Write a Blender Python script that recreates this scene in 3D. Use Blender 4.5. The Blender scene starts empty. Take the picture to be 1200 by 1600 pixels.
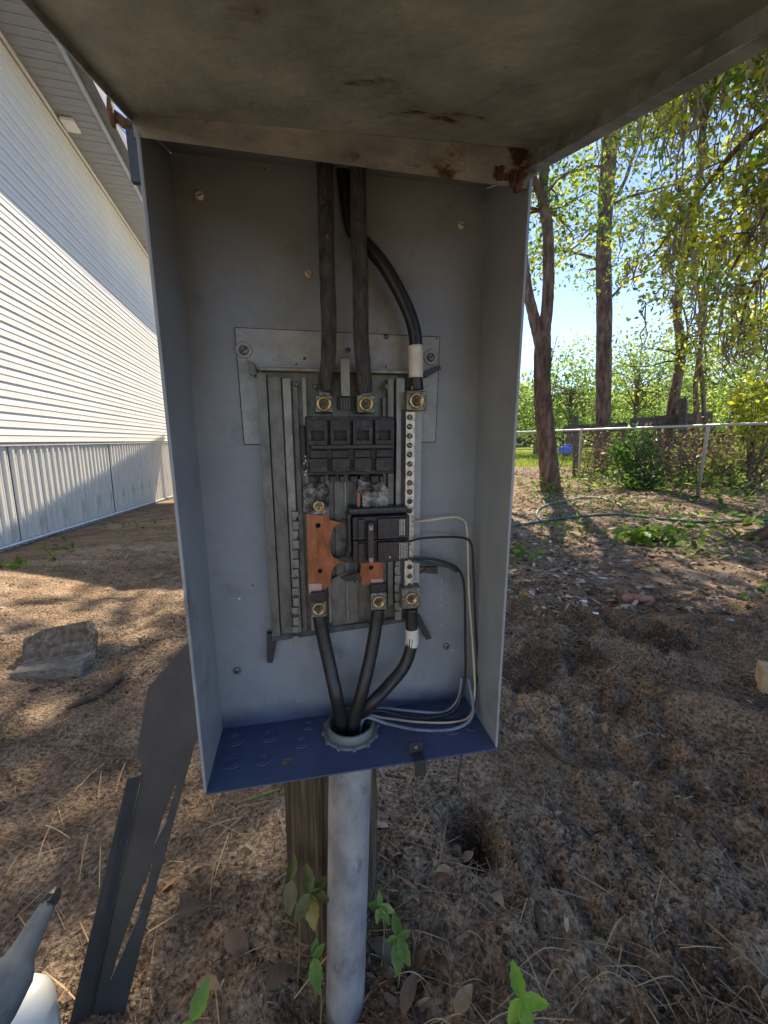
import bpy, math, random
import numpy as np
from mathutils import Vector, Matrix
random.seed(7); rng = np.random.default_rng(7)
scn = bpy.context.scene
C = scn.collection
R = math.radians
# ------------------------------------------------------------------ camera, sky, sun, exposure
CAMH = 0.88; FPX = 652.56; PITCH = 9.739
cam = bpy.data.objects.new('camera', bpy.data.cameras.new('camera')); C.objects.link(cam)
cam.location = (0, 0, CAMH); cam.rotation_euler = (R(90-PITCH), 0, 0)
cam.data.sensor_fit = 'VERTICAL'; cam.data.sensor_height = 24; cam.data.lens = FPX/1600*24
cam.data.clip_start = .01; cam.data.clip_end = 2000
scn.camera = cam
SUN_EL = 47.0; SUN_AZ = 80.0          # azimuth in degrees from +X towards +Y
wd = bpy.data.worlds.new('World'); scn.world = wd; wd.use_nodes = True
nt = wd.node_tree; nt.nodes.clear()
sky = nt.nodes.new('ShaderNodeTexSky'); sky.sky_type = 'NISHITA'; sky.sun_disc = False
sky.sun_elevation = R(SUN_EL); sky.sun_rotation = R(90-SUN_AZ); sky.air_density = 0.42; sky.dust_density = 0.0; sky.ozone_density = 3.0
bg = nt.nodes.new('ShaderNodeBackground'); bg.inputs[1].default_value = .15
ow = nt.nodes.new('ShaderNodeOutputWorld')
nt.links.new(sky.outputs[0], bg.inputs[0]); nt.links.new(bg.outputs[0], ow.inputs[0])
sl = bpy.data.lights.new('sun', 'SUN'); sl.energy = 3.1; sl.angle = R(.5); sl.color = (1, .96, .89)
so = bpy.data.objects.new('sun', sl); C.objects.link(so)
SD = Vector((math.cos(R(SUN_EL))*math.cos(R(SUN_AZ)), math.cos(R(SUN_EL))*math.sin(R(SUN_AZ)), math.sin(R(SUN_EL))))
so.rotation_euler = SD.to_track_quat('Z', 'Y').to_euler(); so.location = SD*30
vs = scn.view_settings; vs.view_transform = 'Standard'; vs.look = 'None'; vs.gamma = 1; vs.use_curve_mapping = False
vs.exposure = 1.78
vs.use_white_balance = True; vs.white_balance_temperature = 8000; vs.white_balance_tint = 12
scn.render.engine = 'CYCLES'; scn.cycles.max_bounces = 8; scn.cycles.diffuse_bounces = 5
scn.render.resolution_x = 768; scn.render.resolution_y = 1024

# ------------------------------------------------------------------ materials
def mat(name, cols, scale=8, rough=.7, metal=0., bump=0., bscale=40, coord='Object', stretch=(1,1,1), trans=0., attr=None,
        detail=6, lo=.35, hi=.65, spots=None, spec=.5, rvar=0.):
    m = bpy.data.materials.new(name); m.use_nodes = True; t = m.node_tree; n = t.nodes; l = t.links
    b = n['Principled BSDF']; b.inputs['Roughness'].default_value = rough; b.inputs['Metallic'].default_value = metal
    b.inputs['Specular IOR Level'].default_value = spec
    tc = n.new('ShaderNodeTexCoord'); mp = n.new('ShaderNodeMapping'); mp.inputs['Scale'].default_value = stretch
    l.new(tc.outputs[coord], mp.inputs[0])
    nz = n.new('ShaderNodeTexNoise'); nz.inputs['Scale'].default_value = scale; nz.inputs['Detail'].default_value = detail
    nz.inputs['Roughness'].default_value = .62
    l.new(mp.outputs[0], nz.inputs[0])
    rp = n.new('ShaderNodeValToRGB'); e = rp.color_ramp.elements
    e[0].position = lo; e[0].color = (*cols[0], 1); e[1].position = hi; e[1].color = (*cols[-1], 1)
    for i, c in enumerate(cols[1:-1]):
        q = e.new(lo+(hi-lo)*(i+1)/(len(cols)-1)); q.color = (*c, 1)
    l.new(nz.outputs[0], rp.inputs[0]); out = rp.outputs[0]
    if attr:
        at = n.new('ShaderNodeAttribute'); at.attribute_name = attr
        mx = n.new('ShaderNodeMix'); mx.data_type = 'RGBA'; mx.blend_type = 'MULTIPLY'; mx.inputs[0].default_value = 1
        l.new(at.outputs[0], mx.inputs[6]); l.new(out, mx.inputs[7]); out = mx.outputs[2]
    for sp in (spots or []):      # (colour, scale, threshold, softness)
        s2 = n.new('ShaderNodeTexNoise'); s2.inputs['Scale'].default_value = sp[1]; s2.inputs['Detail'].default_value = 8
        s2.inputs['Roughness'].default_value = .7
        l.new(mp.outputs[0], s2.inputs[0])
        r2 = n.new('ShaderNodeValToRGB'); r2.color_ramp.elements[0].position = sp[2]; r2.color_ramp.elements[1].position = sp[2]+sp[3]
        l.new(s2.outputs[0], r2.inputs[0])
        mx = n.new('ShaderNodeMix'); mx.data_type = 'RGBA'
        l.new(r2.outputs[0], mx.inputs[0]); l.new(out, mx.inputs[6]); mx.inputs[7].default_value = (*sp[0], 1); out = mx.outputs[2]
    l.new(out, b.inputs['Base Color'])
    if rvar:
        mr = n.new('ShaderNodeMapRange'); mr.inputs[3].default_value = rough-rvar; mr.inputs[4].default_value = rough+rvar
        l.new(nz.outputs[0], mr.inputs[0]); l.new(mr.outputs[0], b.inputs['Roughness'])
    if bump:
        bn = n.new('ShaderNodeTexNoise'); bn.inputs['Scale'].default_value = bscale; bn.inputs['Detail'].default_value = 8
        l.new(mp.outputs[0], bn.inputs[0])
        bp_ = n.new('ShaderNodeBump'); bp_.inputs['Strength'].default_value = bump; bp_.inputs['Distance'].default_value = .02
        l.new(bn.outputs[0], bp_.inputs['Height']); l.new(bp_.outputs[0], b.inputs['Normal'])
    if trans:
        tr = n.new('ShaderNodeBsdfTranslucent'); ms = n.new('ShaderNodeMixShader'); ms.inputs[0].default_value = trans
        l.new(out, tr.inputs[0]); l.new(b.outputs[0], ms.inputs[1]); l.new(tr.outputs[0], ms.inputs[2])
        l.new(ms.outputs[0], n['Material Output'].inputs[0])
    m['b'] = 1
    return m
M = {}
M['paint'] = mat('grey_enamel', [(.20,.23,.245),(.27,.30,.315)], 6, .42, 0, .06, 90, spots=[((.10,.105,.10), 7, .55, .22), ((.36,.385,.39), 13, .64, .10), ((.05,.05,.045), 70, .68, .04), ((.20,.14,.09), 38, .72, .03)], rvar=.12)
M['paint_out'] = mat('grey_enamel_outside', [(.16,.17,.17),(.21,.22,.22)], 6, .5, 0, .05, 60, spots=[((.07,.05,.03), 30, .68, .06)])
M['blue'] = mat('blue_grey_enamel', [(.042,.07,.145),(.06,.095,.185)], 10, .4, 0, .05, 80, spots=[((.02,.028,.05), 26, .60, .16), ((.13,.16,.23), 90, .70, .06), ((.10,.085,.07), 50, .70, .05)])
M['lidin'] = mat('weathered_lid_paint', [(.16,.19,.165),(.31,.345,.295),(.50,.53,.44)], 9, .6, 0, .15, 50,
                 spots=[((.06,.06,.045), 30, .64, .06), ((.40,.38,.28), 5, .58, .2), ((.10,.10,.075), 11, .62, .12)], lo=.3, hi=.7)
M['lidflange'] = mat('grey_lid_flange', [(.10,.115,.11),(.20,.22,.205),(.30,.32,.29)], 25, .55, 0, .15, 80, stretch=(.5,1,1), spots=[((.07,.065,.055), 60, .62, .08), ((.38,.38,.34), 18, .64, .12)])
M['rust'] = mat('rusty_steel', [(.05,.025,.015),(.16,.07,.03)], 60, .85, .2, .5, 200)
M['plate'] = mat('galvanised_plate', [(.27,.29,.275),(.36,.375,.36)], 60, .5, .1, .08, 200, spots=[((.16,.17,.16), 35, .58, .2), ((.07,.06,.05), 220, .70, .04)])
M['tray'] = mat('tarnished_aluminium', [(.085,.09,.08),(.125,.13,.115),(.155,.16,.145)], 90, .42, .3, .06, 300, stretch=(1,.5,1), spots=[((.05,.05,.045), 50, .60, .2), ((.19,.195,.175), 160, .70, .08)])
M['rail'] = mat('aluminium_rail', [(.13,.135,.12),(.19,.195,.175),(.24,.245,.22)], 90, .38, .35, .06, 300, stretch=(1,.5,1), spots=[((.06,.06,.055), 70, .63, .15)])
M['dark'] = mat('dark_recess', [(.025,.027,.026),(.05,.052,.05)], 30, .7)
M['black'] = mat('black_plastic', [(.010,.010,.011),(.028,.028,.029)], 150, .36, 0, .1, 400, spots=[((.07,.07,.065), 120, .64, .12)])
M['black2'] = mat('dusty_black_bakelite', [(.010,.010,.010),(.032,.032,.031)], 120, .5, 0, .2, 400, spots=[((.075,.075,.072), 60, .55, .2), ((.17,.17,.16), 260, .69, .05)])
M['handle'] = mat('brown_black_handle', [(.03,.022,.02),(.05,.036,.03)], 60, .5)
M['copper'] = mat('copper_bus', [(.15,.052,.024),(.29,.105,.048),(.38,.155,.07)], 90, .4, .45, .08, 250, stretch=(1,.35,1), lo=.3, hi=.7, spots=[((.07,.03,.022), 130, .60, .14), ((.66,.40,.25), 240, .70, .05)])
M['pinkcop'] = mat('scorched_copper', [(.42,.26,.22),(.5,.33,.28)], 60, .5, .3)
M['corr'] = mat('corroded_aluminium', [(.03,.035,.035),(.22,.22,.20),(.5,.49,.44)], 70, .7, .2, .8, 160, lo=.4, hi=.62)
M['brass'] = mat('brass_screw', [(.16,.11,.05),(.42,.31,.14),(.6,.47,.24)], 300, .33, .8)
M['lug'] = mat('tarnished_lug', [(.06,.062,.056),(.16,.16,.14),(.26,.26,.23)], 220, .42, .5, .15, 400)
M['cabA'] = mat('old_dusty_cable', [(.035,.036,.035),(.09,.09,.085)], 120, .65, 0, .9, 160, stretch=(1,.35,1), spots=[((.20,.195,.18), 170, .62, .1), ((.015,.015,.015), 60, .6, .1)])
M['cabB'] = mat('black_cable_jacket', [(.010,.011,.012),(.02,.021,.023)], 30, .4, 0, .1, 120)
M['tape'] = mat('white_tape', [(.55,.53,.46),(.68,.67,.60)], 30, .5, spots=[((.25,.23,.2), 60, .68, .08)])
M['wbeige'] = mat('beige_wire', [(.46,.38,.28),(.58,.5,.38)], 40, .5)
M['wgrey'] = mat('grey_wire', [(.12,.15,.2),(.2,.24,.3)], 40, .45)
M['green'] = mat('green_wire', [(.01,.05,.035),(.02,.08,.055)], 40, .5)
M['steel'] = mat('bright_steel', [(.5,.5,.48),(.68,.68,.65)], 60, .3, .8)
M['neutral'] = mat('tinned_bar', [(.28,.26,.2),(.55,.52,.42),(.66,.63,.54)], 160, .45, .4, spots=[((.12,.09,.06), 200, .62, .1)])
M['hub'] = mat('grey_green_hub', [(.10,.13,.13),(.16,.19,.18)], 25, .5)
M['pvc'] = mat('dirty_conduit', [(.17,.175,.18),(.25,.255,.255),(.33,.335,.33)], 26, .6, 0, .1, 120, stretch=(1,1,.45), spots=[((.12,.125,.13), 34, .56, .14), ((.07,.055,.04), 90, .66, .04), ((.50,.50,.47), 60, .66, .06)])
M['postw'] = mat('weathered_post_wood', [(.02,.014,.009),(.07,.05,.03),(.16,.115,.07)], 60, .9, 0, .9, 130, stretch=(1,1,.05), spots=[((.025,.018,.012), 9, .55, .12)], detail=8)
M['coverm'] = mat('dark_grey_cover_paint', [(.026,.029,.031),(.042,.046,.048)], 14, .5, .1, .06, 120, spots=[((.07,.073,.075), 24, .62, .16), ((.015,.015,.015), 60, .68, .04)])
M['siding'] = mat('white_vinyl', [(.69,.68,.63),(.76,.75,.70)], 3, .45, 0, .03, 40, stretch=(.3,1,1), spots=[((.62,.61,.56), 2.5, .58, .25)])
M['skirt'] = mat('grey_white_vinyl_skirt', [(.56,.54,.49),(.66,.64,.58)], 6, .5, 0, .04, 30, stretch=(1,1,.3), spots=[((.33,.28,.22), 5, .60, .18)])
M['soffit'] = mat('soffit_vinyl', [(.23,.245,.265),(.29,.305,.32)], 6, .5)
M['fascia'] = mat('blue_grey_fascia', [(.33,.37,.40),(.38,.42,.45)], 5, .45)
M['gutter'] = mat('dark_gutter', [(.06,.065,.07),(.10,.10,.105)], 8, .5)
M['roof'] = mat('shingle_roof', [(.06,.055,.05),(.10,.09,.085)], 30, .9, 0, .5, 60)
M['whitebox'] = mat('white_plastic', [(.78,.77,.72),(.82,.81,.77)], 10, .4)
M['wall'] = mat('wall_sheathing', [(.3,.3,.29),(.33,.33,.32)], 5, .8)
M['bark'] = mat('brown_bark', [(.045,.028,.02),(.14,.085,.06),(.25,.16,.12)], 12, .95, 0, 1.0, 26, stretch=(1,1,.25), detail=9)
M['pinebark'] = mat('pine_bark', [(.045,.03,.026),(.12,.08,.065),(.22,.15,.12)], 10, .95, 0, 1.0, 20, stretch=(1,1,.35), detail=9)
M['twig'] = mat('twig_bark', [(.05,.036,.025),(.13,.095,.065)], 20, .9, 0, .4, 60)
M['leaf'] = mat('green_leaves', [(.9,.9,.9),(1,1,1)], 3, .45, trans=.6, attr='col', spec=.25)
M['moss'] = mat('spanish_moss', [(.24,.20,.13),(.36,.31,.21)], 12, .95, trans=.3)
M['litter'] = mat('dead_leaves', [(.7,.7,.7),(1,1,1)], 60, .85, attr='col', trans=.12, spec=.15)
M['crumb'] = mat('earth_crumbs', [(.75,.75,.75),(1.1,1.1,1.1)], 200, .95, attr='col', spec=.1, bump=.5, bscale=300)
M['needle'] = mat('pine_needles', [(.8,.8,.8),(1,1,1)], 30, .7, attr='col')
M['galv'] = mat('galvanised_tube', [(.42,.44,.45),(.55,.57,.58)], 20, .45, .5)
M['wire'] = mat('fence_wire', [(.22,.22,.21),(.3,.3,.29)], 20, .6, .3)
M['oldwood'] = mat('grey_old_boards', [(.05,.045,.035),(.13,.12,.10)], 20, .9, 0, .5, 60, stretch=(.2,1,1))
M['lumber'] = mat('fresh_lumber', [(.38,.24,.11),(.55,.38,.2)], 16, .7, 0, .2, 60, stretch=(.2,1,1))
M['concrete'] = mat('dirty_concrete', [(.08,.065,.05),(.16,.13,.10),(.26,.22,.18)], 40, .95, 0, .8, 60, spots=[((.07,.05,.035), 6, .55, .15)])
M['hoseg'] = mat('green_hose', [(.02,.11,.08),(.05,.17,.13)], 20, .5)
M['hosegr'] = mat('grey_hose', [(.16,.19,.16),(.24,.27,.23)], 20, .5)
M['redpipe'] = mat('brown_red_pipe', [(.28,.11,.075),(.36,.16,.11)], 30, .7, spots=[((.12,.07,.05), 30, .62, .1)])
M['bluebin'] = mat('blue_plastic', [(.02,.13,.6),(.03,.16,.7)], 10, .5)
M['bottle'] = mat('white_bottle_plastic', [(.62,.62,.56),(.72,.72,.66)], 14, .35, spots=[((.32,.30,.24), 9, .62, .1)])
M['spout'] = mat('grey_blue_spout', [(.07,.09,.10),(.115,.14,.155)], 40, .6, spots=[((.04,.05,.055), 60, .6, .12), ((.2,.22,.23), 90, .7, .06)], spec=.25)
M['leafst'] = mat('green_stem', [(.16,.20,.05),(.24,.27,.08)], 30, .6)
M['lawn'] = mat('lawn_grass', [(.10,.17,.02),(.2,.3,.04)], 3, .9, 0, .6, 30)

# ------------------------------------------------------------------ helpers
def tag(o, label=None, cat=None, group=None, kind=None):
    if label: o['label'] = label
    if cat: o['category'] = cat
    if group: o['group'] = group
    if kind: o['kind'] = kind
    return o
def empty(name, loc=(0,0,0), rot=(0,0,0), matrix=None):
    o = bpy.data.objects.new(name, None); C.objects.link(o); o.empty_display_size = .05
    if matrix is not None: o.matrix_world = matrix
    else: o.location = loc; o.rotation_euler = rot
    return o
class MB:
    def __init__(s): s.v = []; s.f = []
    def add(s, vs, fs):
        k = len(s.v); s.v += [tuple(v) for v in vs]; s.f += [tuple(k+i for i in f) for f in fs]; return s
    def box(s, a, b, mtx=None):
        x0,y0,z0 = a; x1,y1,z1 = b
        vs = [Vector(p) for p in ((x0,y0,z0),(x1,y0,z0),(x1,y1,z0),(x0,y1,z0),(x0,y0,z1),(x1,y0,z1),(x1,y1,z1),(x0,y1,z1))]
        if mtx is not None: vs = [mtx @ v for v in vs]
        return s.add(vs, [(3,2,1,0),(4,5,6,7),(0,1,5,4),(1,2,6,5),(2,3,7,6),(3,0,4,7)])
    def tube(s, pts, rad, sides=10, cap=True, wob=0):
        pts = [Vector(p) for p in pts]; n = len(pts)
        if not hasattr(rad, '__len__'): rad = [rad]*n
        t0 = (pts[1]-pts[0]).normalized(); a = Vector((0,0,1)) if abs(t0.z) < .9 else Vector((1,0,0))
        u = t0.cross(a).normalized(); vs = []
        for i in range(n):
            t = (pts[min(i+1,n-1)]-pts[max(i-1,0)])
            t = t.normalized() if t.length > 1e-9 else t0
            u = (u - t*u.dot(t)).normalized(); w = t.cross(u)
            for k in range(sides):
                an = 2*math.pi*k/sides; r = rad[i]*(1+(random.uniform(-wob,wob) if wob else 0))
                vs.append(pts[i]+u*math.cos(an)*r+w*math.sin(an)*r)
        fs = [(i*sides+k, i*sides+(k+1)%sides, (i+1)*sides+(k+1)%sides, (i+1)*sides+k) for i in range(n-1) for k in range(sides)]
        if cap: fs += [tuple(reversed(range(sides))), tuple((n-1)*sides+k for k in range(sides))]
        return s.add(vs, fs)
    def lathe(s, prof, mtx=None, seg=20, capped=True):   # prof (r,z)
        vs = []; 
        for r,z in prof:
            for k in range(seg):
                an = 2*math.pi*k/seg; v = Vector((r*math.cos(an), r*math.sin(an), z)); vs.append(mtx @ v if mtx is not None else v)
        n = len(prof); fs = [(i*seg+k, i*seg+(k+1)%seg, (i+1)*seg+(k+1)%seg, (i+1)*seg+k) for i in range(n-1) for k in range(seg)]
        if capped: fs += [tuple(reversed(range(seg))), tuple((n-1)*seg+k for k in range(seg))]
        return s.add(vs, fs)
    def build(s, name, m, parent=None, smooth=False, bevel=0, mtx=None):
        me = bpy.data.meshes.new(name); me.from_pydata(s.v, [], s.f); me.materials.append(m)
        if smooth: me.polygons.foreach_set('use_smooth', [True]*len(me.polygons))
        me.update(); o = bpy.data.objects.new(name, me); C.objects.link(o)
        if parent is not None: o.parent = parent
        if mtx is not None: o.matrix_local = mtx
        if bevel:
            b = o.modifiers.new('bevel', 'BEVEL'); b.width = bevel; b.segments = 2; b.limit_method = 'ANGLE'
            for p in me.polygons: p.use_smooth = True
            w = o.modifiers.new('wn', 'WEIGHTED_NORMAL')
        return o
def plate(name, outline, holes, thick, m, parent=None, mtx=None, bevel=0):
    """flat sheet with holes: 2D curve (x,y) filled, extruded along local z from 0 to thick"""
    cu = bpy.data.curves.new(name, 'CURVE'); cu.dimensions = '2D'; cu.fill_mode = 'BOTH'; cu.extrude = thick/2-bevel; cu.bevel_depth = bevel; cu.bevel_resolution = 1; cu.offset = -bevel
    for lp in [outline]+holes:
        sp = cu.splines.new('POLY'); sp.points.add(len(lp)-1); sp.use_cyclic_u = True
        for i,(x,y) in enumerate(lp): sp.points[i].co = (x,y,0,1)
    t = bpy.data.objects.new('tmp', cu); C.objects.link(t)
    dg = bpy.context.evaluated_depsgraph_get(); me = bpy.data.meshes.new_from_object(t.evaluated_get(dg)); bpy.data.objects.remove(t)
    for v in me.vertices: v.co.z += thick/2
    me.name = name; me.materials.clear(); me.materials.append(m)
    o = bpy.data.objects.new(name, me); C.objects.link(o)
    if parent is not None: o.parent = parent
    if mtx is not None: o.matrix_local = mtx
    return o
def circ(cx, cy, r, n=20, ry=None): return [(cx+r*math.cos(2*math.pi*k/n), cy+(ry or r)*math.sin(2*math.pi*k/n)) for k in range(n)]
def spline(pts, n=8):
    """Catmull-Rom through the points"""
    p = [Vector(q) for q in pts]; p = [p[0]*2-p[1]]+p+[p[-1]*2-p[-2]]; out = []
    for i in range(1, len(p)-2):
        for k in range(n):
            t = k/n; out.append(.5*((2*p[i])+(-p[i-1]+p[i+1])*t+(2*p[i-1]-5*p[i]+4*p[i+1]-p[i+2])*t*t+(-p[i-1]+3*p[i]-3*p[i+1]+p[i+2])*t**3))
    out.append(p[-2]); return out
def soup(name, tv, tf, pos, rot, scl, col, m, parent=None, smooth=False):
    """N transformed copies of a template joined in one mesh; col (N,3) per copy"""
    tv = np.array(tv, float); N = len(pos); K = len(tv)
    scl = np.asarray(scl, float); scl = scl[:,None] if scl.ndim == 1 else scl
    V = np.einsum('nij,nkj->nki', rot, tv[None]*scl[:,None,:]) + pos[:,None,:]
    me = bpy.data.meshes.new(name); me.vertices.add(N*K); me.vertices.foreach_set('co', V.reshape(-1))
    sizes = np.array([len(f) for f in tf]); flat = np.concatenate([np.array(f) for f in tf])
    L = (flat[None]+(np.arange(N)*K)[:,None]).reshape(-1)
    me.loops.add(len(L)); me.loops.foreach_set('vertex_index', L.astype(np.int32))
    ls = np.tile(sizes, N); st = np.concatenate([[0], np.cumsum(ls)[:-1]])
    me.polygons.add(len(ls)); me.polygons.foreach_set('loop_start', st.astype(np.int32)); me.polygons.foreach_set('loop_total', ls.astype(np.int32))
    if smooth: me.polygons.foreach_set('use_smooth', np.ones(len(ls), bool))
    ca = me.color_attributes.new('col', 'FLOAT_COLOR', 'POINT'); cc = np.ones((N*K,4)); cc[:,:3] = np.repeat(col, K, 0); ca.data.foreach_set('color', cc.reshape(-1))
    me.update(calc_edges=True); me.validate(); me.materials.append(m)
    o = bpy.data.objects.new(name, me); C.objects.link(o)
    if parent is not None: o.parent = parent
    return o
def rots(N, tilt=.4, full=False):
    """random rotations: yaw free, tilt limited (radians sd) or fully random"""
    if full:
        q = rng.normal(size=(N,4)); q /= np.linalg.norm(q, axis=1)[:,None]; w,x,y,z = q.T
        return np.stack([np.stack([1-2*(y*y+z*z),2*(x*y-z*w),2*(x*z+y*w)],-1),np.stack([2*(x*y+z*w),1-2*(x*x+z*z),2*(y*z-x*w)],-1),np.stack([2*(x*z-y*w),2*(y*z+x*w),1-2*(x*x+y*y)],-1)],-2)
    a = rng.uniform(0, 2*np.pi, N); b = rng.normal(0, tilt, N); c = rng.normal(0, tilt, N); o = np.zeros(N); e = np.ones(N)
    Rz = np.stack([np.stack([np.cos(a),-np.sin(a),o],-1),np.stack([np.sin(a),np.cos(a),o],-1),np.stack([o,o,e],-1)],-2)
    Rx = np.stack([np.stack([e,o,o],-1),np.stack([o,np.cos(b),-np.sin(b)],-1),np.stack([o,np.sin(b),np.cos(b)],-1)],-2)
    Ry = np.stack([np.stack([np.cos(c),o,np.sin(c)],-1),np.stack([o,e,o],-1),np.stack([-np.sin(c),o,np.cos(c)],-1)],-2)
    return Rz@Rx@Ry
def pick(cols, N, var=.2):
    c = np.array(cols)[rng.integers(0, len(cols), N)]; return c*(1+rng.uniform(-var, var, (N,1)))
LEAFV = [(-.5,0,0),(-.2,-.2,.05),(.25,-.17,.06),(.5,0,-.02),(.25,.17,.06),(-.2,.2,.05),(0,0,0)]
LEAFF = [(0,1,6),(1,2,6),(2,3,6),(3,4,6),(4,5,6),(5,0,6)]
QL = [(-.5,0,0),(0,-.28,.05),(.5,0,0),(0,.28,.05)]; QF = [(0,1,2),(0,2,3)]
# pixel of the survey photo -> real point
CP, SP = math.cos(R(PITCH)), math.sin(R(PITCH))
def ray(px, py):
    b = (800-py)/FPX; return Vector(((px-600)/FPX, CP+SP*b, CP*b-SP))
CAM = Vector((0,0,CAMH))
def P(px, py, dist): r = ray(px, py); return CAM + r*(dist/r.y)
def G(px, py, z=0): r = ray(px, py); return CAM + r*((z-CAMH)/r.z)
# 2D noise
def _h(ix, iy, s):
    n = (ix*374761393+iy*668265263+s*1442695041) & 0xffffffff
    n = ((n ^ (n>>13))*1274126177) & 0xffffffff; return ((n ^ (n>>16)) & 0xffff)/65535.0
def vnoise(x, y, s=0):
    ix = np.floor(x).astype(np.int64); iy = np.floor(y).astype(np.int64); fx = x-ix; fy = y-iy
    fx = fx*fx*fx*(fx*(fx*6-15)+10); fy = fy*fy*fy*(fy*(fy*6-15)+10)
    a=_h(ix,iy,s); b=_h(ix+1,iy,s); c=_h(ix,iy+1,s); d=_h(ix+1,iy+1,s)
    return (a*(1-fx)+b*fx)*(1-fy)+(c*(1-fx)+d*fx)*fy
def fbm(x, y, o=4, s=0, g=.5):
    r = 0; a = 1; t = 0
    for i in range(o): r = r+a*vnoise(x*2**i+i*17.3, y*2**i-i*9.1, s+i); t += a; a *= g
    return r/t
def sst(a, b, x): t = np.clip((x-a)/(b-a), 0, 1); return t*t*(3-2*t)
# house frame
HW = Vector((-.2588,.9659,0)); HN = Vector((.9659,.2588,0)); HQ = Vector((-2.0,0,0))
def zhouse(s): return np.clip(.07-.058*(s-3.1), -.7, .16)
def gz(x, y):
    x = np.asarray(x, float); y = np.asarray(y, float)
    s = (x+2)*HW.x+y*HW.y; t = (x+2)*HN.x+y*HN.y
    k = 1-sst(.2, 1.35, t)
    near = 1-sst(2.5, 6, np.hypot(x, y))
    z = .05*(fbm(x*.8+5, y*.8, 3, 3)-.5)*1.6 + near*.05*(fbm(x*3+9, y*3, 3, 11)-.5)
    # churned clods, strongest on the right and round the post
    ch = .35+.65*sst(-.1, .35, x)*(1-sst(1.6, 2.6, y)); ch = ch*(1-.5*sst(3, 7, y))
    rid = np.abs(fbm(x*9, y*9, 3, 21)-.5)*2; ch = ch*(.25+1.1*sst(.38,.6,fbm(x*1.7+4, y*2.3, 3, 23)))
    z = z + ch*(.055*(.4-rid)+.026*(fbm(x*24, y*24, 3, 31)-.5)+.010*(fbm(x*60, y*60, 2, 41)-.5))*near*1.3
    z = z + .04*np.exp(-((x+.02)**2+(y-.75)**2)/.09)                      # heap round the post
    z = z - .20*np.exp(-((((x-.185)/.05)**2+((y-.765)/.062)**2)**2))             # dug hole
    z = z - .05*np.exp(-(((x+.06)/.07)**2+((y-.49)/.06)**2))              # dip at the conduit
    tread = sst(.2,.6,x)*(1-sst(2.1,2.8,y))
    for off in (0., .62):
        q_ = x*.55+y*.83-1.45-off; z = z+tread*(-.035*np.exp(-(q_/.10)**2)+.022*np.exp(-((np.abs(q_)-.17)/.06)**2)+.006*np.exp(-(q_/.09)**2)*np.sin((x*.83-y*.55)*70))
    z = z - .0*np.exp(-((x*.9+y*.5-1.55)/.12)**2)*(1-sst(2.0,3.0,y))*sst(.2,.5,x)   # wheel rut
    z = z*(1-.6*k)+k*zhouse(s)
    return z
def gzs(x, y): return float(gz(np.array([x]), np.array([y]))[0])

# ------------------------------------------------------------------ ground
def axis(lo, hi, h, c0, c1, g):
    mid = list(np.arange(c0, c1, h)); a = []; p = c1; d = h
    while p < hi: a.append(p); p += d; d *= g
    b = []; p = c0-h; d = h
    while p > lo: b.append(p); d *= g; p -= d
    return np.array(b[::-1]+mid+a+[hi])
X = axis(-400, 400, .0085, -1.15, 1.35, 1.032); Y = axis(-60, 600, .0085, .35, 2.1, 1.028)
XX, YY = np.meshgrid(X, Y); ZZ = gz(XX, YY); nx, ny = len(X), len(Y)
me = bpy.data.meshes.new('ground'); me.vertices.add(nx*ny)
me.vertices.foreach_set('co', np.stack([XX,YY,ZZ],-1).reshape(-1))
i = np.arange(ny-1)[:,None]*nx+np.arange(nx-1)[None]; q = np.stack([i, i+1, i+nx+1, i+nx], -1).reshape(-1)
me.loops.add(len(q)); me.loops.foreach_set('vertex_index', q.astype(np.int32))
me.polygons.add(len(q)//4); me.polygons.foreach_set('loop_start', np.arange(0, len(q), 4, dtype=np.int32)); me.polygons.foreach_set('loop_total', np.full(len(q)//4, 4, np.int32))
me.polygons.foreach_set('use_smooth', np.ones(len(q)//4, bool))
me.update(calc_edges=True)
# soil colours: dark churned earth on the right, tan needle-strewn earth left, orange streaks
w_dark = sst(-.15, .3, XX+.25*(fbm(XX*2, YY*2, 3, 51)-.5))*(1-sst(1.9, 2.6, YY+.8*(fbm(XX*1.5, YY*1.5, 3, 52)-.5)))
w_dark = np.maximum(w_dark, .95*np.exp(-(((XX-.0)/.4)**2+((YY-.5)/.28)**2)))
w_or = sst(.60, .74, fbm(XX*3.2+YY*1.5, YY*4-XX*1.0, 4, 61))
w_or2 = np.exp(-((XX*.9+YY*.5-1.52+.1*(fbm(XX*4,YY*4,2,8)-.5))/.09)**2)*sst(.3,.6,XX)*(1-sst(1.8,2.2,YY))
w_sand = sst(.52, .72, fbm(XX*1.8, YY*2.6, 4, 71))
def mixc(a, b, w): return a*(1-w[...,None])+np.array(b)*w[...,None]
col = np.tile(np.array([.33,.245,.175]), (ny, nx, 1)); col = mixc(col, (.47,.38,.29), w_sand*.7)
col = mixc(col, (.29,.195,.125), w_dark*.9); col = mixc(col, (.40,.24,.13), np.clip(w_or*.5*(.4+.6*w_dark)+w_or2*.55, 0, 1))
col = mixc(col, (.36,.28,.20), np.exp(-(((XX-.62)/.33)**2+((YY-1.75)/.16)**2))*.7)
w_far = sst(13, 15, YY+1.5*(fbm(XX*.3,YY*.3,3,81)-.5)); col = mixc(col, (.23,.30,.035), w_far)
col = mixc(col, (.035,.026,.02), np.exp(-((((XX-.185)/.055)**2+((YY-.765)/.065)**2)**2))*.9)  # dug hole: dark soil, with the hollow's shade painted into the colour
mot = .2+1.6*fbm(XX*11, YY*11, 6, 91, .75); col = col*mot[...,None]
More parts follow.
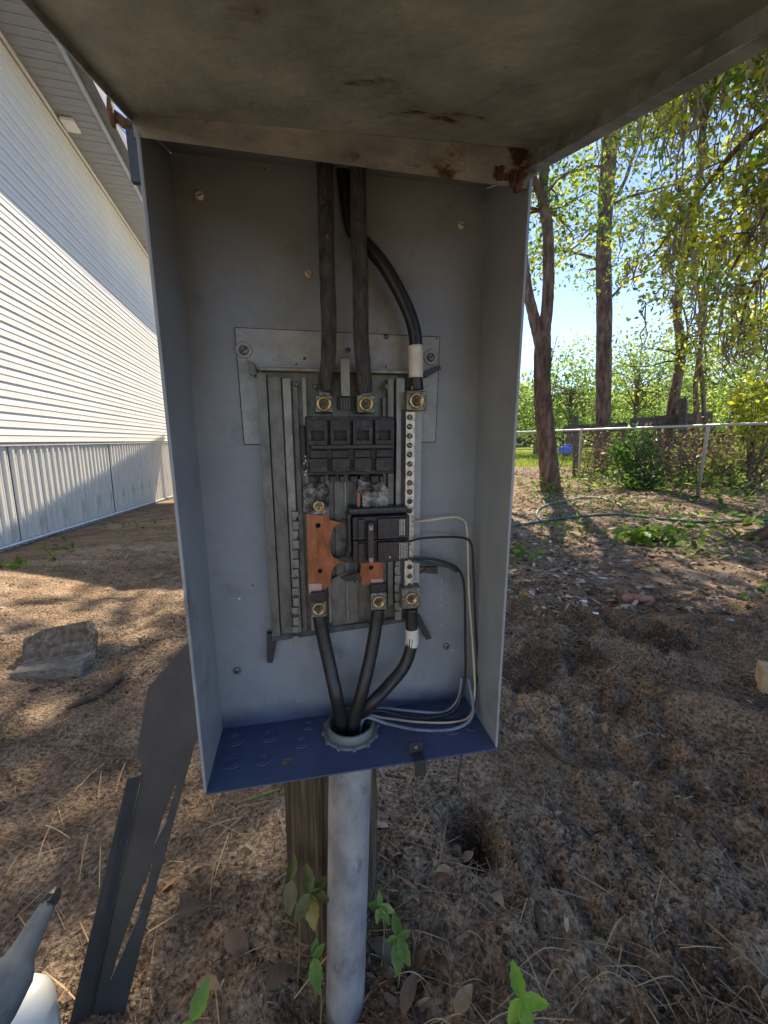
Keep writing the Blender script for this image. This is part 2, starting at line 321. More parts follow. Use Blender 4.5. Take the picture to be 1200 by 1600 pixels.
col = mixc(col, (.42,.32,.225), sst(.54,.62,fbm(XX*2.2+3, YY*5, 4, 93))*w_dark*.75); col = mixc(col, (.05,.036,.028), sst(.58,.72,fbm(XX*4+7, YY*6, 4, 94))*.7*(.4+.6*w_dark))
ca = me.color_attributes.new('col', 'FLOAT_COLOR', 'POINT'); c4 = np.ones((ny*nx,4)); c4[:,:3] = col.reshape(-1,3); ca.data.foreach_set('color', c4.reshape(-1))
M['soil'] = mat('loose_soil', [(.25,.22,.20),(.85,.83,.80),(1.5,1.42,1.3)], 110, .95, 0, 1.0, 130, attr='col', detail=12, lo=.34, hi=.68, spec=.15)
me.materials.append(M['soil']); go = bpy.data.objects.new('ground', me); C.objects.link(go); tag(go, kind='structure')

# ------------------------------------------------------------------ mobile home on the left
hm = Matrix(((HW.x,HN.x,0,HQ.x),(HW.y,HN.y,0,HQ.y),(0,0,1,0),(0,0,0,1)))   # local x along wall, y outward, z up
home = tag(empty('mobile_home', matrix=hm), 'white mobile home with lap siding, grey skirting and dark gutter', 'house')
S0, S1 = -2.5, 13.5; ZB, ZT = .862, 4.03; NL = 28; LH = (ZT-ZB)/NL; OV = .41
cm = MB(); n = 2
prof = [(0,.004),(.004,.012),(.010,.0125),(.022,.009),(LH*.5,.0075),(LH*.52,.0115),(LH*.58,.0105),(LH*1.0,.003)]
cm.add([(s_, y_, z_) for s_ in (S0, S1) for z_, y_ in prof]+[(s_, -.012, z_) for s_ in (S0,S1) for z_ in (0.,LH)],
       [(k, k+1, k+9, k+8) for k in range(7)]+[(16,0,8,18)])
c0 = cm.build('siding_course', M['siding'], home); c0.location = (0,0,ZB)
for k in range(1, NL):
    c = c0.copy(); C.objects.link(c); c.location = (0,0,ZB+k*LH)
MB().box((S0,-6,ZB),(S1,-.013,ZT)).build('wall', M['wall'], home)
# skirting: ribbed vertical panels
PW = .42; sk = MB(); pr = []
for k in range(4):
    x = k*.105; pr += [(x,.0),(x+.010,.020),(x+.034,.021),(x+.044,.0),(x+.070,.0),(x+.074,.007),(x+.084,.007),(x+.088,0)]
pr.append((.418,0)); nn = len(pr)
sk.add([(x,y-.03,z) for z in (-.75,.845) for x,y in pr]+[(0,-.04,-.75),(.418,-.04,-.75),(.418,-.04,.845),(0,-.04,.845)],
       [(k,k+1,nn+k+1,nn+k) for k in range(nn-1)])
s0_ = None; j = 0
while S0+j*PW < S1-PW:
    if s0_ is None: s0_ = o = sk.build('skirt_panel', M['skirt'], home)
    else: o = s0_.copy(); C.objects.link(o)
    o.location = (S0+j*PW, random.uniform(-.004,.004), 0); o.rotation_euler = (0,random.uniform(-.006,.006),random.uniform(-.012,.012)); j += 1
MB().box((S0,-.1,-.75),(S1,-.05,.86)).build('skirt_backing', M['dark'], home)
MB().box((S0,-.02,.835),(S1,.004,.858)).build('skirt_cap', M['skirt'], home, bevel=.003)
bt = MB(); ss = np.linspace(S0, S1, 60)
bt.tube([(s, .004, zhouse(s)+.03) for s in ss], .014, 6); bt.build('skirt_track', M['galv'], home)
# soffit planks, fascia, gutter, roof
sp_ = MB().box((0,0,0),(.196,OV,.012)).box((.09,0,-.003),(.10,OV,0)); s0_ = None; j = 0
while S0+j*.2 < S1:
    if s0_ is None: s0_ = o = sp_.build('soffit_plank', M['soffit'], home)
    else: o = s0_.copy(); C.objects.link(o)
    o.location = (S0+j*.2, 0, ZT+.004+random.uniform(0,.002)); j += 1
MB().box((S0,0,ZT+.02),(S1,OV,ZT+.03)).build('soffit_backing', M['dark'], home)
MB().box((S0,.018,ZT-.03),(S1,.04,ZT)).build('soffit_trim', M['siding'], home, bevel=.004)
MB().box((S0,OV,ZT-.02),(S1,OV+.025,ZT+.16)).build('fascia', M['fascia'], home, bevel=.004)
MB().box((S0,OV+.027,ZT+.03),(S1,OV+.11,ZT+.04)).box((S0,OV+.10,ZT+.04),(S1,OV+.12,ZT+.15)).build('gutter', M['gutter'], home, bevel=.004)
rf = MB(); rf.add([(S0,OV+.09,ZT+.17),(S1,OV+.09,ZT+.17),(S1,-3,ZT+1.0),(S0,-3,ZT+1.0),(S0,OV+.09,ZT+.19),(S1,OV+.09,ZT+.19),(S1,-3,ZT+1.03),(S0,-3,ZT+1.03),
        (S1,-6.4,ZT+.17),(S0,-6.4,ZT+.17)], [(0,1,2,3),(4,7,6,5),(0,4,5,1),(3,2,8,9),(1,5,6,2),(0,3,7,4)]); rf.build('roof', M['roof'], home)
MB().box((-.09,-.06,-.035),(.09,.06,0)).build('soffit_lamp_box', M['whitebox'], home, bevel=.006, mtx=Matrix.Translation((4.95,.12,ZT+.002)))

# added roof beside the home, hidden by the box, to shade skirting and ground
cp_ = tag(empty('shade_roof', loc=(-1.6,7.5,0)), 'unseen flat roof on slim posts, added to shade the skirting', 'shade_roof'); cz_ = 3.0
cq = [(-2.20,5.12),(-.1,5.12),(1.0,9.9),(-3.80,9.9)]; o_ = cp_.location
MB().add([(x-o_.x,y-o_.y,cz_+z) for z in (0,.06) for x,y in cq], [(3,2,1,0),(4,5,6,7),(0,1,5,4),(1,2,6,5),(2,3,7,6),(3,0,4,7)]).build('shade_roof_sheet', M['skirt'], cp_)
for x,y in ((-2.12,5.25),(-.15,5.25),(.9,9.8),(-3.68,9.8)): MB().box((x-o_.x-.04,y-o_.y-.04,-.4),(x-o_.x+.04,y-o_.y+.04,cz_-.002)).build('shade_roof_post', M['galv'], cp_)

# ------------------------------------------------------------------ the electrical box
BU = Vector((.9814,.192,.0072)); BV = Vector((-.0013,-.0311,.9995)); BN = Vector((.1921,-.9809,-.0303))
BO = Vector((-.226,.5247,-.3975))+CAM
BM = Matrix(((BU.x,BV.x,BN.x,BO.x),(BU.y,BV.y,BN.y,BO.y),(BU.z,BV.z,BN.z,BO.z),(0,0,0,1)))
W, H, D, LID = .36, .664, .1041, -.2591; HB = .700
def L(px, py, n):        # survey pixel -> box-local (u,v) on the plane at height n above the back sheet
    r = ray(px, py); o = BO+BN*n; s = (o-CAM).dot(BN)/r.dot(BN); q = CAM+r*s-BO; return q.dot(BU), q.dot(BV)
def L3(px, py, n): u, v = L(px, py, n); return Vector((u, v, n))
def F(px, py, v):        # on the horizontal floor plane
    r = ray(px, py); o = BO+BV*v; s = (o-CAM).dot(BV)/r.dot(BV); q = CAM+r*s-BO; return q.dot(BU), q.dot(BN)
def lb(mb, x0, y0, x1, y1, n0, n1):
    a = L(x0,y0,n1); b = L(x1,y1,n1); return mb.box((min(a[0],b[0]),min(a[1],b[1]),n0),(max(a[0],b[0]),max(a[1],b[1]),n1))
panel = tag(empty('electrical_panel', matrix=BM), 'open grey metal electrical panel box with its lid raised, mounted on the post', 'electrical panel')
TH = .002
# back sheet with small holes right through
hub = F(548,1142,0)
hs = [circ(*L(x,y,0), r, 10) for x,y,r in ((395,915,.0016),(374,936,.0016),(380,1010,.0014),(466,362+0,.001),(690,905,.0014),(553,418+0,.0008))]
plate('back_sheet', [(0,0),(W,0),(W,HB),(0,HB)], hs, TH, M['paint'], panel, Matrix.Translation((0,0,-TH)))
def wallmat(o): return o
for x0 in (-TH, W):
    MB().add([(x,y,z) for x in (x0,x0+TH) for y,z in ((-TH,-TH),(-TH,D),(H,D),(HB,-TH))], [(0,1,2,3),(7,6,5,4),(0,4,5,1),(1,5,6,2),(2,6,7,3),(3,7,4,0)]).build('side_wall', M['paint'], panel, bevel=.0004)
# rolled front edges (thin return lips)
MB().box((-TH-.0005,-TH,D),(.0008,H,D+.0014)).build('edge_lip', M['paint'], panel, bevel=.0006)
MB().box((W-.0008,-TH,D),(W+TH+.0005,H,D+.0014)).build('edge_lip', M['paint'], panel, bevel=.0006)
MB().add([(x,y+q,z) for q in (0,TH) for x in (-TH,W+TH) for y,z in ((H+.0006,D),(HB+.0006,-TH))], [(0,1,3,2),(4,6,7,5),(0,4,5,1),(2,3,7,6),(0,2,6,4),(1,5,7,3)]).build('top_sheet', M['paint'], panel)
fh = F(448,1190,0)
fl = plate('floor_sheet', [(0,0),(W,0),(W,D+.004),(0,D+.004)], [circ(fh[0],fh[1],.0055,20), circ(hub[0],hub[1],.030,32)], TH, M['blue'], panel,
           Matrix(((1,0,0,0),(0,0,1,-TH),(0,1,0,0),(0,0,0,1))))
# floor sheet's blue, fading raggedly upwards low on the back sheet
def low_tint(m, colr, lo, hi, nscale, amp):
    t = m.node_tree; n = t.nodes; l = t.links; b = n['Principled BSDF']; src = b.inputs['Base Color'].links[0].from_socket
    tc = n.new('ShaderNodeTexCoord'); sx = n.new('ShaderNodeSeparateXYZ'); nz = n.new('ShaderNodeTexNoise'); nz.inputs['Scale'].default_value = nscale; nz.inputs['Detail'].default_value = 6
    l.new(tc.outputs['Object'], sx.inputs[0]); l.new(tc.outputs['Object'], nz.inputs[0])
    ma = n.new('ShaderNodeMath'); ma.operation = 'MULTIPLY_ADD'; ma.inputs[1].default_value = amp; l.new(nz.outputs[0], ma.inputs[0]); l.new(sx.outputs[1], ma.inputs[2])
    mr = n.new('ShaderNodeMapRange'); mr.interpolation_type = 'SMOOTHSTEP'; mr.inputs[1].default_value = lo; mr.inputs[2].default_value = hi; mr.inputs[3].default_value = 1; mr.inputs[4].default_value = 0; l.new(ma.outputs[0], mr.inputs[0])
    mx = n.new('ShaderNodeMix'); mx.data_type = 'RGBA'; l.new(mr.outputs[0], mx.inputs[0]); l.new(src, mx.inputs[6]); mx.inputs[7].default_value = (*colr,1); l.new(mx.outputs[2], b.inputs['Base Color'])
pb = M['paint'].copy(); low_tint(pb, (.05,.07,.12), .012, .055, 22, .03); bpy.data.objects['back_sheet'].data.materials[0] = pb
# knockouts: shallow double rings on floor and back
def knock(name, c, r, plane):
    mb = MB()
    for rr in ([r, r*.62] if r > .008 else [r]):
        mb.lathe([(rr-.0009,0),(rr-.0006,.0007),(rr+.0003,.0007),(rr+.0006,0)], seg=26, capped=False)
    mx = Matrix.Translation((c[0],c[1],0)) if plane == 'b' else Matrix(((1,0,0,c[0]),(0,0,1,0),(0,-1,0,c[1]),(0,0,0,1)))
    o = mb.build('knockout', M['paint'] if plane == 'b' else M['blue'], panel, smooth=True, mtx=mx)
for x,y,r in ((425,1090,.010),(470,1088,.009),(655,1055,.010),(520,1085,.011)): knock('k', L(x,y,0), r, 'b')
for x,y,r in ((368,1155,.012),(420,1150,.011),(482,1133,.009),(470,1160,.010),(362,1190,.012),(412,1186,.010),(655,1118,.010),(700,1112,.011),(735,1135,.008),(672,1137,.009),(705,1140,.010),(688,1098,.008)): knock('k', F(x,y,0), r, 'f')
# lid: tray of sheet metal hinged at the top front edge, sloping up over the photographer
lc, ls_ = math.cos(LID), math.sin(LID)
LM = Matrix(((1,0,0,0),(0,ls_,lc,H),(0,lc,-ls_,D+.001),(0,0,0,1)))   # local x=u, y=outward along lid, z=up
lidp = empty('lid'); lidp.parent = panel; lidp.matrix_local = LM; LL = .64; FLG = .017
# lid skin as a gently dented grid
mb = MB(); nu, nv = 40, 64
for z0 in (FLG, FLG+.0022):
    for j in range(nv+1):
        for i_ in range(nu+1):
            x = -.004+(W+.008)*i_/nu; y = LL*j/nv
            z = z0-.012*(1-x/W)+.004*(float(fbm(np.array(x*7+3), np.array(y*7), 3, 5))-.5)*math.sin(math.pi*i_/nu)*math.sin(math.pi*min(1,j/nv+.0))
            mb.v.append((x,y,z))
N1 = (nu+1)*(nv+1)
for j in range(nv):
    for i_ in range(nu):
        a = j*(nu+1)+i_; mb.f.append((a,a+nu+1,a+nu+2,a+1)); mb.f.append((N1+a,N1+a+1,N1+a+nu+2,N1+a+nu+1))
lsk = mb.build('lid_skin', M['lidin'], lidp, smooth=True)
MB().add([(x,y,z) for y in (0,.002) for x,z in ((-.004,-.010),(W+.004,-.015),(W+.004,FLG),(-.004,FLG-.012))], [(0,1,2,3),(7,6,5,4),(0,4,5,1),(1,5,6,2),(2,6,7,3),(3,7,4,0)]).build('rear_flange', M['lidflange'], lidp, bevel=.0005)
MB().box((-.006,0,.0),(-.004,LL,FLG-.009)).build('side_flange', M['lidflange'], lidp, bevel=.0006)
MB().box((W+.004,0,.0),(W+.006,LL,FLG+.002)).build('side_flange', M['lidflange'], lidp, bevel=.0006)
MB().box((W-.008,0,-.0016),(W+.006,LL,0)).build('flange_return', M['lidflange'], lidp, bevel=.0006)
MB().box((-.006,LL,0),(W+.006,LL+.002,FLG)).build('front_flange', M['lidin'], lidp)
# rusty hinge pieces at the right corner
hb = MB()
for k in range(7): hb.box((W-.040+k*.0036+random.uniform(-.002,.002),.0022,-.012+random.uniform(-.003,.003)),(W-.0372+k*.0036,.0045,-.004+random.uniform(-.006,.006)))
hb.build('hinge', M['rust'], lidp, bevel=.001)
MB().box((W-.014,-.004,-.018),(W-.008,.003,.002)).box((W-.022,-.003,-.012),(W-.019,.003,.0)).build('hinge_tab', M['rust'], lidp, bevel=.001)
def rustpatch(cx, cy, n, sx, sy, onflange=False):
    for k in range(n):
        a = random.uniform(0,6.28); r = random.random()
        x = cx+math.cos(a)*r*sx; y = cy+math.sin(a)*r*sy; rr = random.uniform(.0008,.0040)
        pts = [(rr*random.uniform(.5,1.2)*math.cos(t*math.pi/5)*1.8, rr*random.uniform(.5,1.2)*math.sin(t*math.pi/5)) for t in range(10)]
        yield x, y, pts
# mounting plate, tray, rails
pl = L(367,512,.002)
hs = [circ(*L(x,y,.003), r, 8) for x,y,r in ((476,560,.0018),(463,569,.0012),(603,573,.0012),(604,526,.0016),(683,529,.001))]
po = [L(365.6,510.6,.003),L(688.4,525.6,.003),L(681.4,691.4,.003),L(380.6,695.4,.003)]
plate('plate_gasket', po, [], .0010, M['rust'], panel, Matrix.Translation((0,0,.0004)))
plate('mounting_plate', [L(367,512,.003),L(687,527,.003),L(680,690,.003),L(382,694,.003)], hs, .0015, M['plate'], panel, Matrix.Translation((0,0,.0015)), bevel=.0002)
def screw(px, py, n, r, m='brass', ring=True, name='screw', parent=None, slot=False):
    u, v = L(px, py, n); mb = MB()
    if ring: mb.lathe([(r*1.0,0),(r*1.0,.0022),(r*.86,.0030),(r*.66,.0028),(r*.60,.0008),(r*.42,.0004),(r*.30,-.0005)], seg=20)
    else: mb.lathe([(r,0),(r*.96,.0010),(r*.7,.0018),(r*.3,.0021)], seg=16)
    o = mb.build(name, M[m], parent or panel, smooth=True, mtx=Matrix.Translation((u,v,n-.0010)) @ Matrix.Rotation(random.uniform(0,3),4,'Z'))
    return o
def slotscrew(px, py, n, r, m, name='screw'):
    u, v = L(px, py, n); mx = Matrix.Translation((u,v,n)) @ Matrix.Rotation(random.uniform(0,3),4,'Z')
    o = MB().lathe([(r,0),(r*.97,.0010),(r*.75,.0017),(r*.2,.002)], seg=16).build(name, M[m], panel, smooth=True, mtx=mx)
    s = MB().box((-r*.75,-r*.10,.0016),(r*.75,r*.10,.0022)).build('slot', M['dark'], o); return o
for x, y in ((381,547),(673,558)):
    u, v = L(x,y,.003); MB().lathe([(.0095,0),(.0095,.0014),(.0085,.0018),(.0062,.0012)], seg=24).build('washer', M['plate'], panel, smooth=True, mtx=Matrix.Translation((u,v,.003)))
    slotscrew(x, y, .0045, .0055, 'lug')
for x, y, m in ((312,306,'whitebox'),(721,352,'tape'),(482,428,'wbeige')):  # first two heads white: the light they reflect is painted into the colour
    slotscrew(x, y, .001, .0048, m, 'mounting_screw')
for x, y in ((371,1048),(697,1010)): slotscrew(x, y, .001, .0052, 'lug', 'mounting_screw')
for x, y in ((544,547),(604,526)): slotscrew(x, y, .004, .003, 'lug')
for x,y in ((690,910),(689,922),(689,934),(690,946),(690,958),(689,976),(707,1016)):
    u, v = L(x,y,0); MB().lathe([(.0016,0),(.001,.0006)], seg=8).build('rust_spot', M['wbeige'], panel, mtx=Matrix.Translation((u,v,0)))
v0 = L(430,990,.012)[1]; v1 = L(410,580,.012)[1]; uL = L(413,760,.02)[0]; uR = L(634,760,.02)[0]
MB().box((uL,v0,.0035),(uR+.012,v1,.006)).build('tray_back', M['tray'], panel)
def chan(x0, x1, n, ya, yb, name='tray_rail', m='tray', lip=.0):
    u0 = L(x0,760,n)[0]; u1 = L(x1,760,n)[0]; va = L(500,ya,n)[1]; vb = L(500,yb,n)[1]
    t = .0012; mb = MB().box((u0,va,n-t),(u1,vb,n)).box((u0,va,.006),(u0+t,vb,n-t)).box((u1-t,va,.006),(u1,vb,n-t))
    return mb.build(name, M[m], panel, bevel=.0004)
chan(411,425,.018,988,585); chan(427,447,.013,985,590); chan(449,461,.020,985,592,m='rail')
chan(463,471,.012,985,600,m='tray'); chan(478,484,.016,985,590,m='rail'); chan(606,615,.020,955,590); chan(619,631,.024,960,588,m='rail')
chan(522,545,.011,975,590,m='tray'); chan(538,541,.015,975,700,m='rail'); chan(598,604,.014,965,620); chan(508,514,.012,975,700,m='rail'); chan(553,557,.012,970,760,m='tray')
# top and bottom cross flanges of the tray
lb(MB(),405,573,640,584,.006,.021).build('cross_flange', M['rail'], panel, bevel=.0006)
mb = MB(); a = L(425,1000,.016); b = L(655,968,.016); mb.tube([(a[0],a[1],.014),(b[0],b[1]+.002,.014)], .0035, 4); mb.build('cross_flange', M['tray'], panel)
# notched rails (serrated)
mb = MB()
for k, y in enumerate(range(800, 1000, 15)): lb(mb, 456+(k%2)*1.5, y, 466+(k%2)*1.5, y+(12 if k%2 else 8), .020, .026+(k%2)*.002)
lb(mb,457,800,464,1000,.018,.0215); mb.build('notched_rail', M['rail'], panel, bevel=.0005)
mb = MB()
for k, y in enumerate(range(886, 968, 14)): lb(mb, 617, y, 624+(k%2)*2, y+9, .024, .028)
lb(mb,618,880,628,968,.018,.0245); mb.build('notched_rail', M['rail'], panel, bevel=.0005)
# little retaining clips (black and grey) at the tray corners
def clip(pts, n0, n1, m, name='clip'):
    c = [L(x,y,n1) for x,y in pts]; return plate(name, c, [], n1-n0, M[m], panel, Matrix.Translation((0,0,n0)), bevel=.0004)
clip([(417,990),(428,992),(432,1004),(426,1036),(417,1036)],.004,.012,'coverm'); clip([(648,965),(657,963),(675,998),(666,1000)],.004,.012,'coverm')
clip([(386,562),(395,566),(402,582),(398,588),(389,584)],.004,.014,'tray'); clip([(658,583),(686,570),(690,576),(666,590)],.004,.014,'coverm')
lb(MB(),532,560,547,619,.02,.034).build('centre_barrier', M['rail'], panel, bevel=.0006)
lb(MB(),528,618,553,640,.006,.02).build('barrier_foot', M['dark'], panel, bevel=.0006)
for k in range(4): lb(MB(),533+k*4,622,535+k*4,642,.02,.0225).build('spring_strip', M['tray'], panel)
for x, y in ((462,600),(494,604),(578,603),(604,604)): slotscrew(x, y, .020, .0032, 'lug')
# bus bars
def polyplate(name, pts, n, th, m, holes=(), parent=None, bevel=.0003):
    return plate(name, [L(x,y,n) for x,y in pts], [circ(*L(x,y,n), r, 12) for x,y,r in holes], th, M[m], parent or panel, Matrix.Translation((0,0,n-th)), bevel=bevel)
arc1 = [(x,y) for x,y in ((535,817),(527,820),(520,827),(517,838),(516,850),(517,862),(520,870),(528,873),(538,874),(528,880),(521,888),(518,896))]
polyplate('bus_bar', [(478,803),(512,770),(515,812)]+arc1+[(517,913),(503,925),(482,926)], .024, .003, 'copper', [(497,821,.0033),(500,892,.0030)])
polyplate('bus_bar', [(558,870),(599,870),(599,914),(566,914),(563,905),(556,903),(563,895),(564,885)], .024, .003, 'copper', [(580,887,.0032)])
polyplate('scorched_tip', [(482,912),(503,912),(503,926),(483,927)], .0252, .0011, 'pinkcop'); polyplate('scorched_tip', [(580,905),(599,905),(599,917),(580,918)], .0252, .0011, 'pinkcop')
for pts in ([(531,813),(546,812),(560,816),(560,824),(548,822),(534,818)], [(527,872),(545,868),(556,872),(556,880),(540,879),(529,876)], [(533,845),(545,842),(545,850),(535,848)], [(532,903),(560,895),(566,906),(540,909)]):
    polyplate('stab', pts, .030, .004, 'black')
polyplate('stab_guide', [(518,905),(540,893),(556,912),(560,972),(520,978)], .013, .002, 'tray')
polyplate('connector_plate', [(474,762),(480,755),(507,754),(515,762),(514,799),(506,806),(474,803)], .030, .004, 'corr')
polyplate('connector_plate', [(560,748),(567,752),(586,758),(598,752),(607,765),(606,800),(567,801),(566,775),(559,768)], .030, .004, 'corr')
screw(498,791,.031,.0072,'brass'); screw(582,790,.031,.0078,'lug')
lb(MB(),558,765,563,802,.02,.0285).build('insulator_strip', M['redpipe'], panel)
# lugs
def lug(px, py, n0, n1, half, m='lug', ring=.0088):
    mb = MB(); lb(mb, px-half, py-half, px+half, py+half, n0, n1); o = mb.build('lug', M[m], panel, bevel=.0012)
    u, v = L(px, py, n1+.001); k = MB().lathe([(ring,0),(ring,.0030),(ring*.88,.0040),(ring*.68,.0036),(ring*.62,.0012),(ring*.45,.0008),(ring*.4,-.0006)], seg=24)
    k.build('lug_screw', M['brass'], o, smooth=True, mtx=Matrix.Translation((u,v,n1-.0005)))
    MB().lathe([(ring*.40,.0),(ring*.38,.0008)], seg=6).build('hex_socket', M['dark'], o, mtx=Matrix.Translation((u,v,n1+.0004)))
    return o
lug(506,631,.010,.034,13.5); lug(572,631,.010,.034,14); lug(651,626,.014,.040,15.5,ring=.0094)
lug(498,951,.014,.032,12.5); lug(592,940,.014,.036,12.5); lug(643,935,.014,.040,15)
for x,y in ((498,934),(592,921)): lb(MB(),x-12,y-7,x+11,y+7,.02,.0325).build('terminal_pad', M['black'], panel, bevel=.001)
for x,y in ((507,612),(572,614),(652,606)): lb(MB(),x-9,y-4,x+9,y+8,.012,.03).build('lug_neck', M['lug'], panel, bevel=.001)
# neutral bar with its row of screws
lb(MB(),627,604,657,660,.008,.014).build('neutral_backing', M['black'], panel); lb(MB(),628,640,635,915,.008,.026).build('neutral_insulator', M['dark'], panel)
lb(MB(),645,640,655,922,.006,.022).build('neutral_strap', M['plate'], panel, bevel=.0006)
nb = lb(MB(),634.5,643,645.5,918,.022,.030).build('neutral_bar', M['neutral'], panel, bevel=.0006)
for k in range(19):
    y = 652+k*14.6
    if 803 < y < 872: continue
    u, v = L(640,y,.030); o = MB().lathe([(.0036,0),(.0036,.0006),(.003,.0009)], seg=12).build('terminal_screw', M['handle'], nb, smooth=True, mtx=Matrix.Translation((u,v,.030)))
    if k < 9 or k > 16: MB().box((-.0026,-.0004,.0009),(.0026,.0004,.0012)).build('terminal_slot', M['brass'], nb, mtx=Matrix.Translation((u,v,.030)) @ Matrix.Rotation(random.uniform(0,3),4,'Z'))
# fused link to the right of the bar
mb = MB(); mb.tube([L3(646,897,.018),L3(660,893,.02),L3(668,890,.02)],.002,8); mb.tube([L3(645,886,.018),L3(660,886,.02),L3(670,888,.02)],.0012,6); mb.build('bond_strap', M['handle'], panel)
clip([(664,887),(684,885),(684,897),(666,896)],.016,.022,'handle','bond_tab')
# hub where the conduit comes in
HBM = Matrix(((1,0,0,hub[0]),(0,0,1,0),(0,1,0,hub[1]),(0,0,0,1)))
MB().lathe([(.0305,-.006),(.0325,-.004),(.0325,.014),(.0300,.016),(.0285,.013),(.0275,-.006)], seg=40).build('conduit_collar', M['hub'], panel, smooth=True, mtx=HBM)
mb = MB(); mb.lathe([(.0330,.0004),(.0375,.0004),(.0375,.0042),(.0330,.0042)], seg=40, capped=False)
for k in range(12):
    mb.box((.0372,-.0022,.0004),(.040,.0022,.0042), Matrix.Rotation(k*math.pi/6,4,'Z'))
mb.build('lock_nut', M['paint_out'], panel, mtx=HBM)
# front latch tab
a = F(640,1150,0); mb = MB().box((-.009,.0,-.0012),(.009,.016,.0012)); mb.build('latch_tab', M['coverm'], panel, bevel=.0006, mtx=Matrix.Translation((a[0],.001,D-.008)))
MB().box((-.006,-.0,-.014),(.006,.0025,.016)).box((-.007,-.020,.014),(.007,.002,.017)).build('latch_foot', M['coverm'], panel, bevel=.0006, mtx=Matrix.Translation((a[0]+.002,.0005,D-.008)))
MB().lathe([(.0022,0),(.002,.0006)], seg=12).build('latch_hole', M['steel'], panel, mtx=Matrix.Translation((a[0],.010,D-.0068)))
# rust bleeding through the paint near the hinge corner
def ruststain(m, cx, cy, rx, ry, thr, nsc=45, axis_y=1):
    t = m.node_tree; n = t.nodes; l = t.links; b = n['Principled BSDF']; src = b.inputs['Base Color'].links[0].from_socket
    tc = n.new('ShaderNodeTexCoord'); mp = n.new('ShaderNodeMapping'); mp.inputs['Location'].default_value = (-cx/rx, -cy/ry, 0); mp.inputs['Scale'].default_value = (1/rx, 1/ry, 0)
    l.new(tc.outputs['Object'], mp.inputs[0]); vl = n.new('ShaderNodeVectorMath'); vl.operation = 'LENGTH'; l.new(mp.outputs[0], vl.inputs[0])
    nz = n.new('ShaderNodeTexNoise'); nz.inputs['Scale'].default_value = nsc; nz.inputs['Detail'].default_value = 10; nz.inputs['Roughness'].default_value = .68; mq = n.new('ShaderNodeMapping'); mq.inputs['Scale'].default_value = (.6,1,1)
    l.new(tc.outputs['Object'], mq.inputs[0]); l.new(mq.outputs[0], nz.inputs[0])
    ma = n.new('ShaderNodeMath'); ma.operation = 'MULTIPLY_ADD'; ma.inputs[1].default_value = -.28; l.new(vl.outputs['Value'], ma.inputs[0]); l.new(nz.outputs[0], ma.inputs[2])
    for lo, hi, c in ((thr-.10, thr+.06, (.17,.125,.075)), (thr, thr+.035, (.11,.05,.025)), (thr+.05, thr+.08, (.035,.018,.012))):
        mr = n.new('ShaderNodeMapRange'); mr.inputs[1].default_value = lo; mr.inputs[2].default_value = hi; l.new(ma.outputs[0], mr.inputs[0])
        mx = n.new('ShaderNodeMix'); mx.data_type = 'RGBA'; l.new(mr.outputs[0], mx.inputs[0]); l.new(src, mx.inputs[6]); mx.inputs[7].default_value = (*c,1); src = mx.outputs[2]
    l.new(src, b.inputs['Base Color'])
lm_ = M['lidin'].copy(); ruststain(lm_, W*.68, .055, .085, .035, .475, 60); ruststain(lm_, W*.52, .10, .04, .03, .47, 70); ruststain(lm_, W*.30, .18, .12, .10, .58, 25); bpy.data.objects['lid_skin'].data.materials[0] = lm_
lm_ = M['lidflange'].copy(); ruststain(lm_, W*.76, .004, .035, .03, .47, 90); ruststain(lm_, W*.96, .0, .03, .03, .42, 80); bpy.data.objects['rear_flange'].data.materials[0] = lm_

# spool insulator on a bracket behind the upper left corner
br = tag(empty('wire_spool_bracket', matrix=BM), 'rusty spool insulator on a dark bracket at the top left of the box', 'insulator')
q0 = L3(205,196,-.03); q1 = L3(206,285,-.03); sp0 = L3(180,177,-.03)
MB().box((q0.x-.006,q1.y,-.036),(q0.x+.008,q0.y+.006,-.028)).build('bracket', M['coverm'], br, bevel=.001)
MB().tube([(q0.x,q0.y-.002,-.032),sp0+Vector((-.004,0,0))], .0055, 10).build('spool', M['rust'], br, smooth=True)
mm = Matrix.Translation(sp0+Vector((.0,0,0))) @ Matrix.Rotation(R(-80),4,'Y')
MB().lathe([(.005,0),(.012,.001),(.0135,.0025),(.013,.005),(.005,.007)], seg=20).build('spool_disc', M['rust'], br, smooth=True, mtx=mm)
MB().tube([sp0+Vector((.002,-.010,0)),sp0+Vector((.008,-.018,0)),q0+Vector((0,-.02,0))], .0010, 6).build('tie_wire', M['galv'], br)

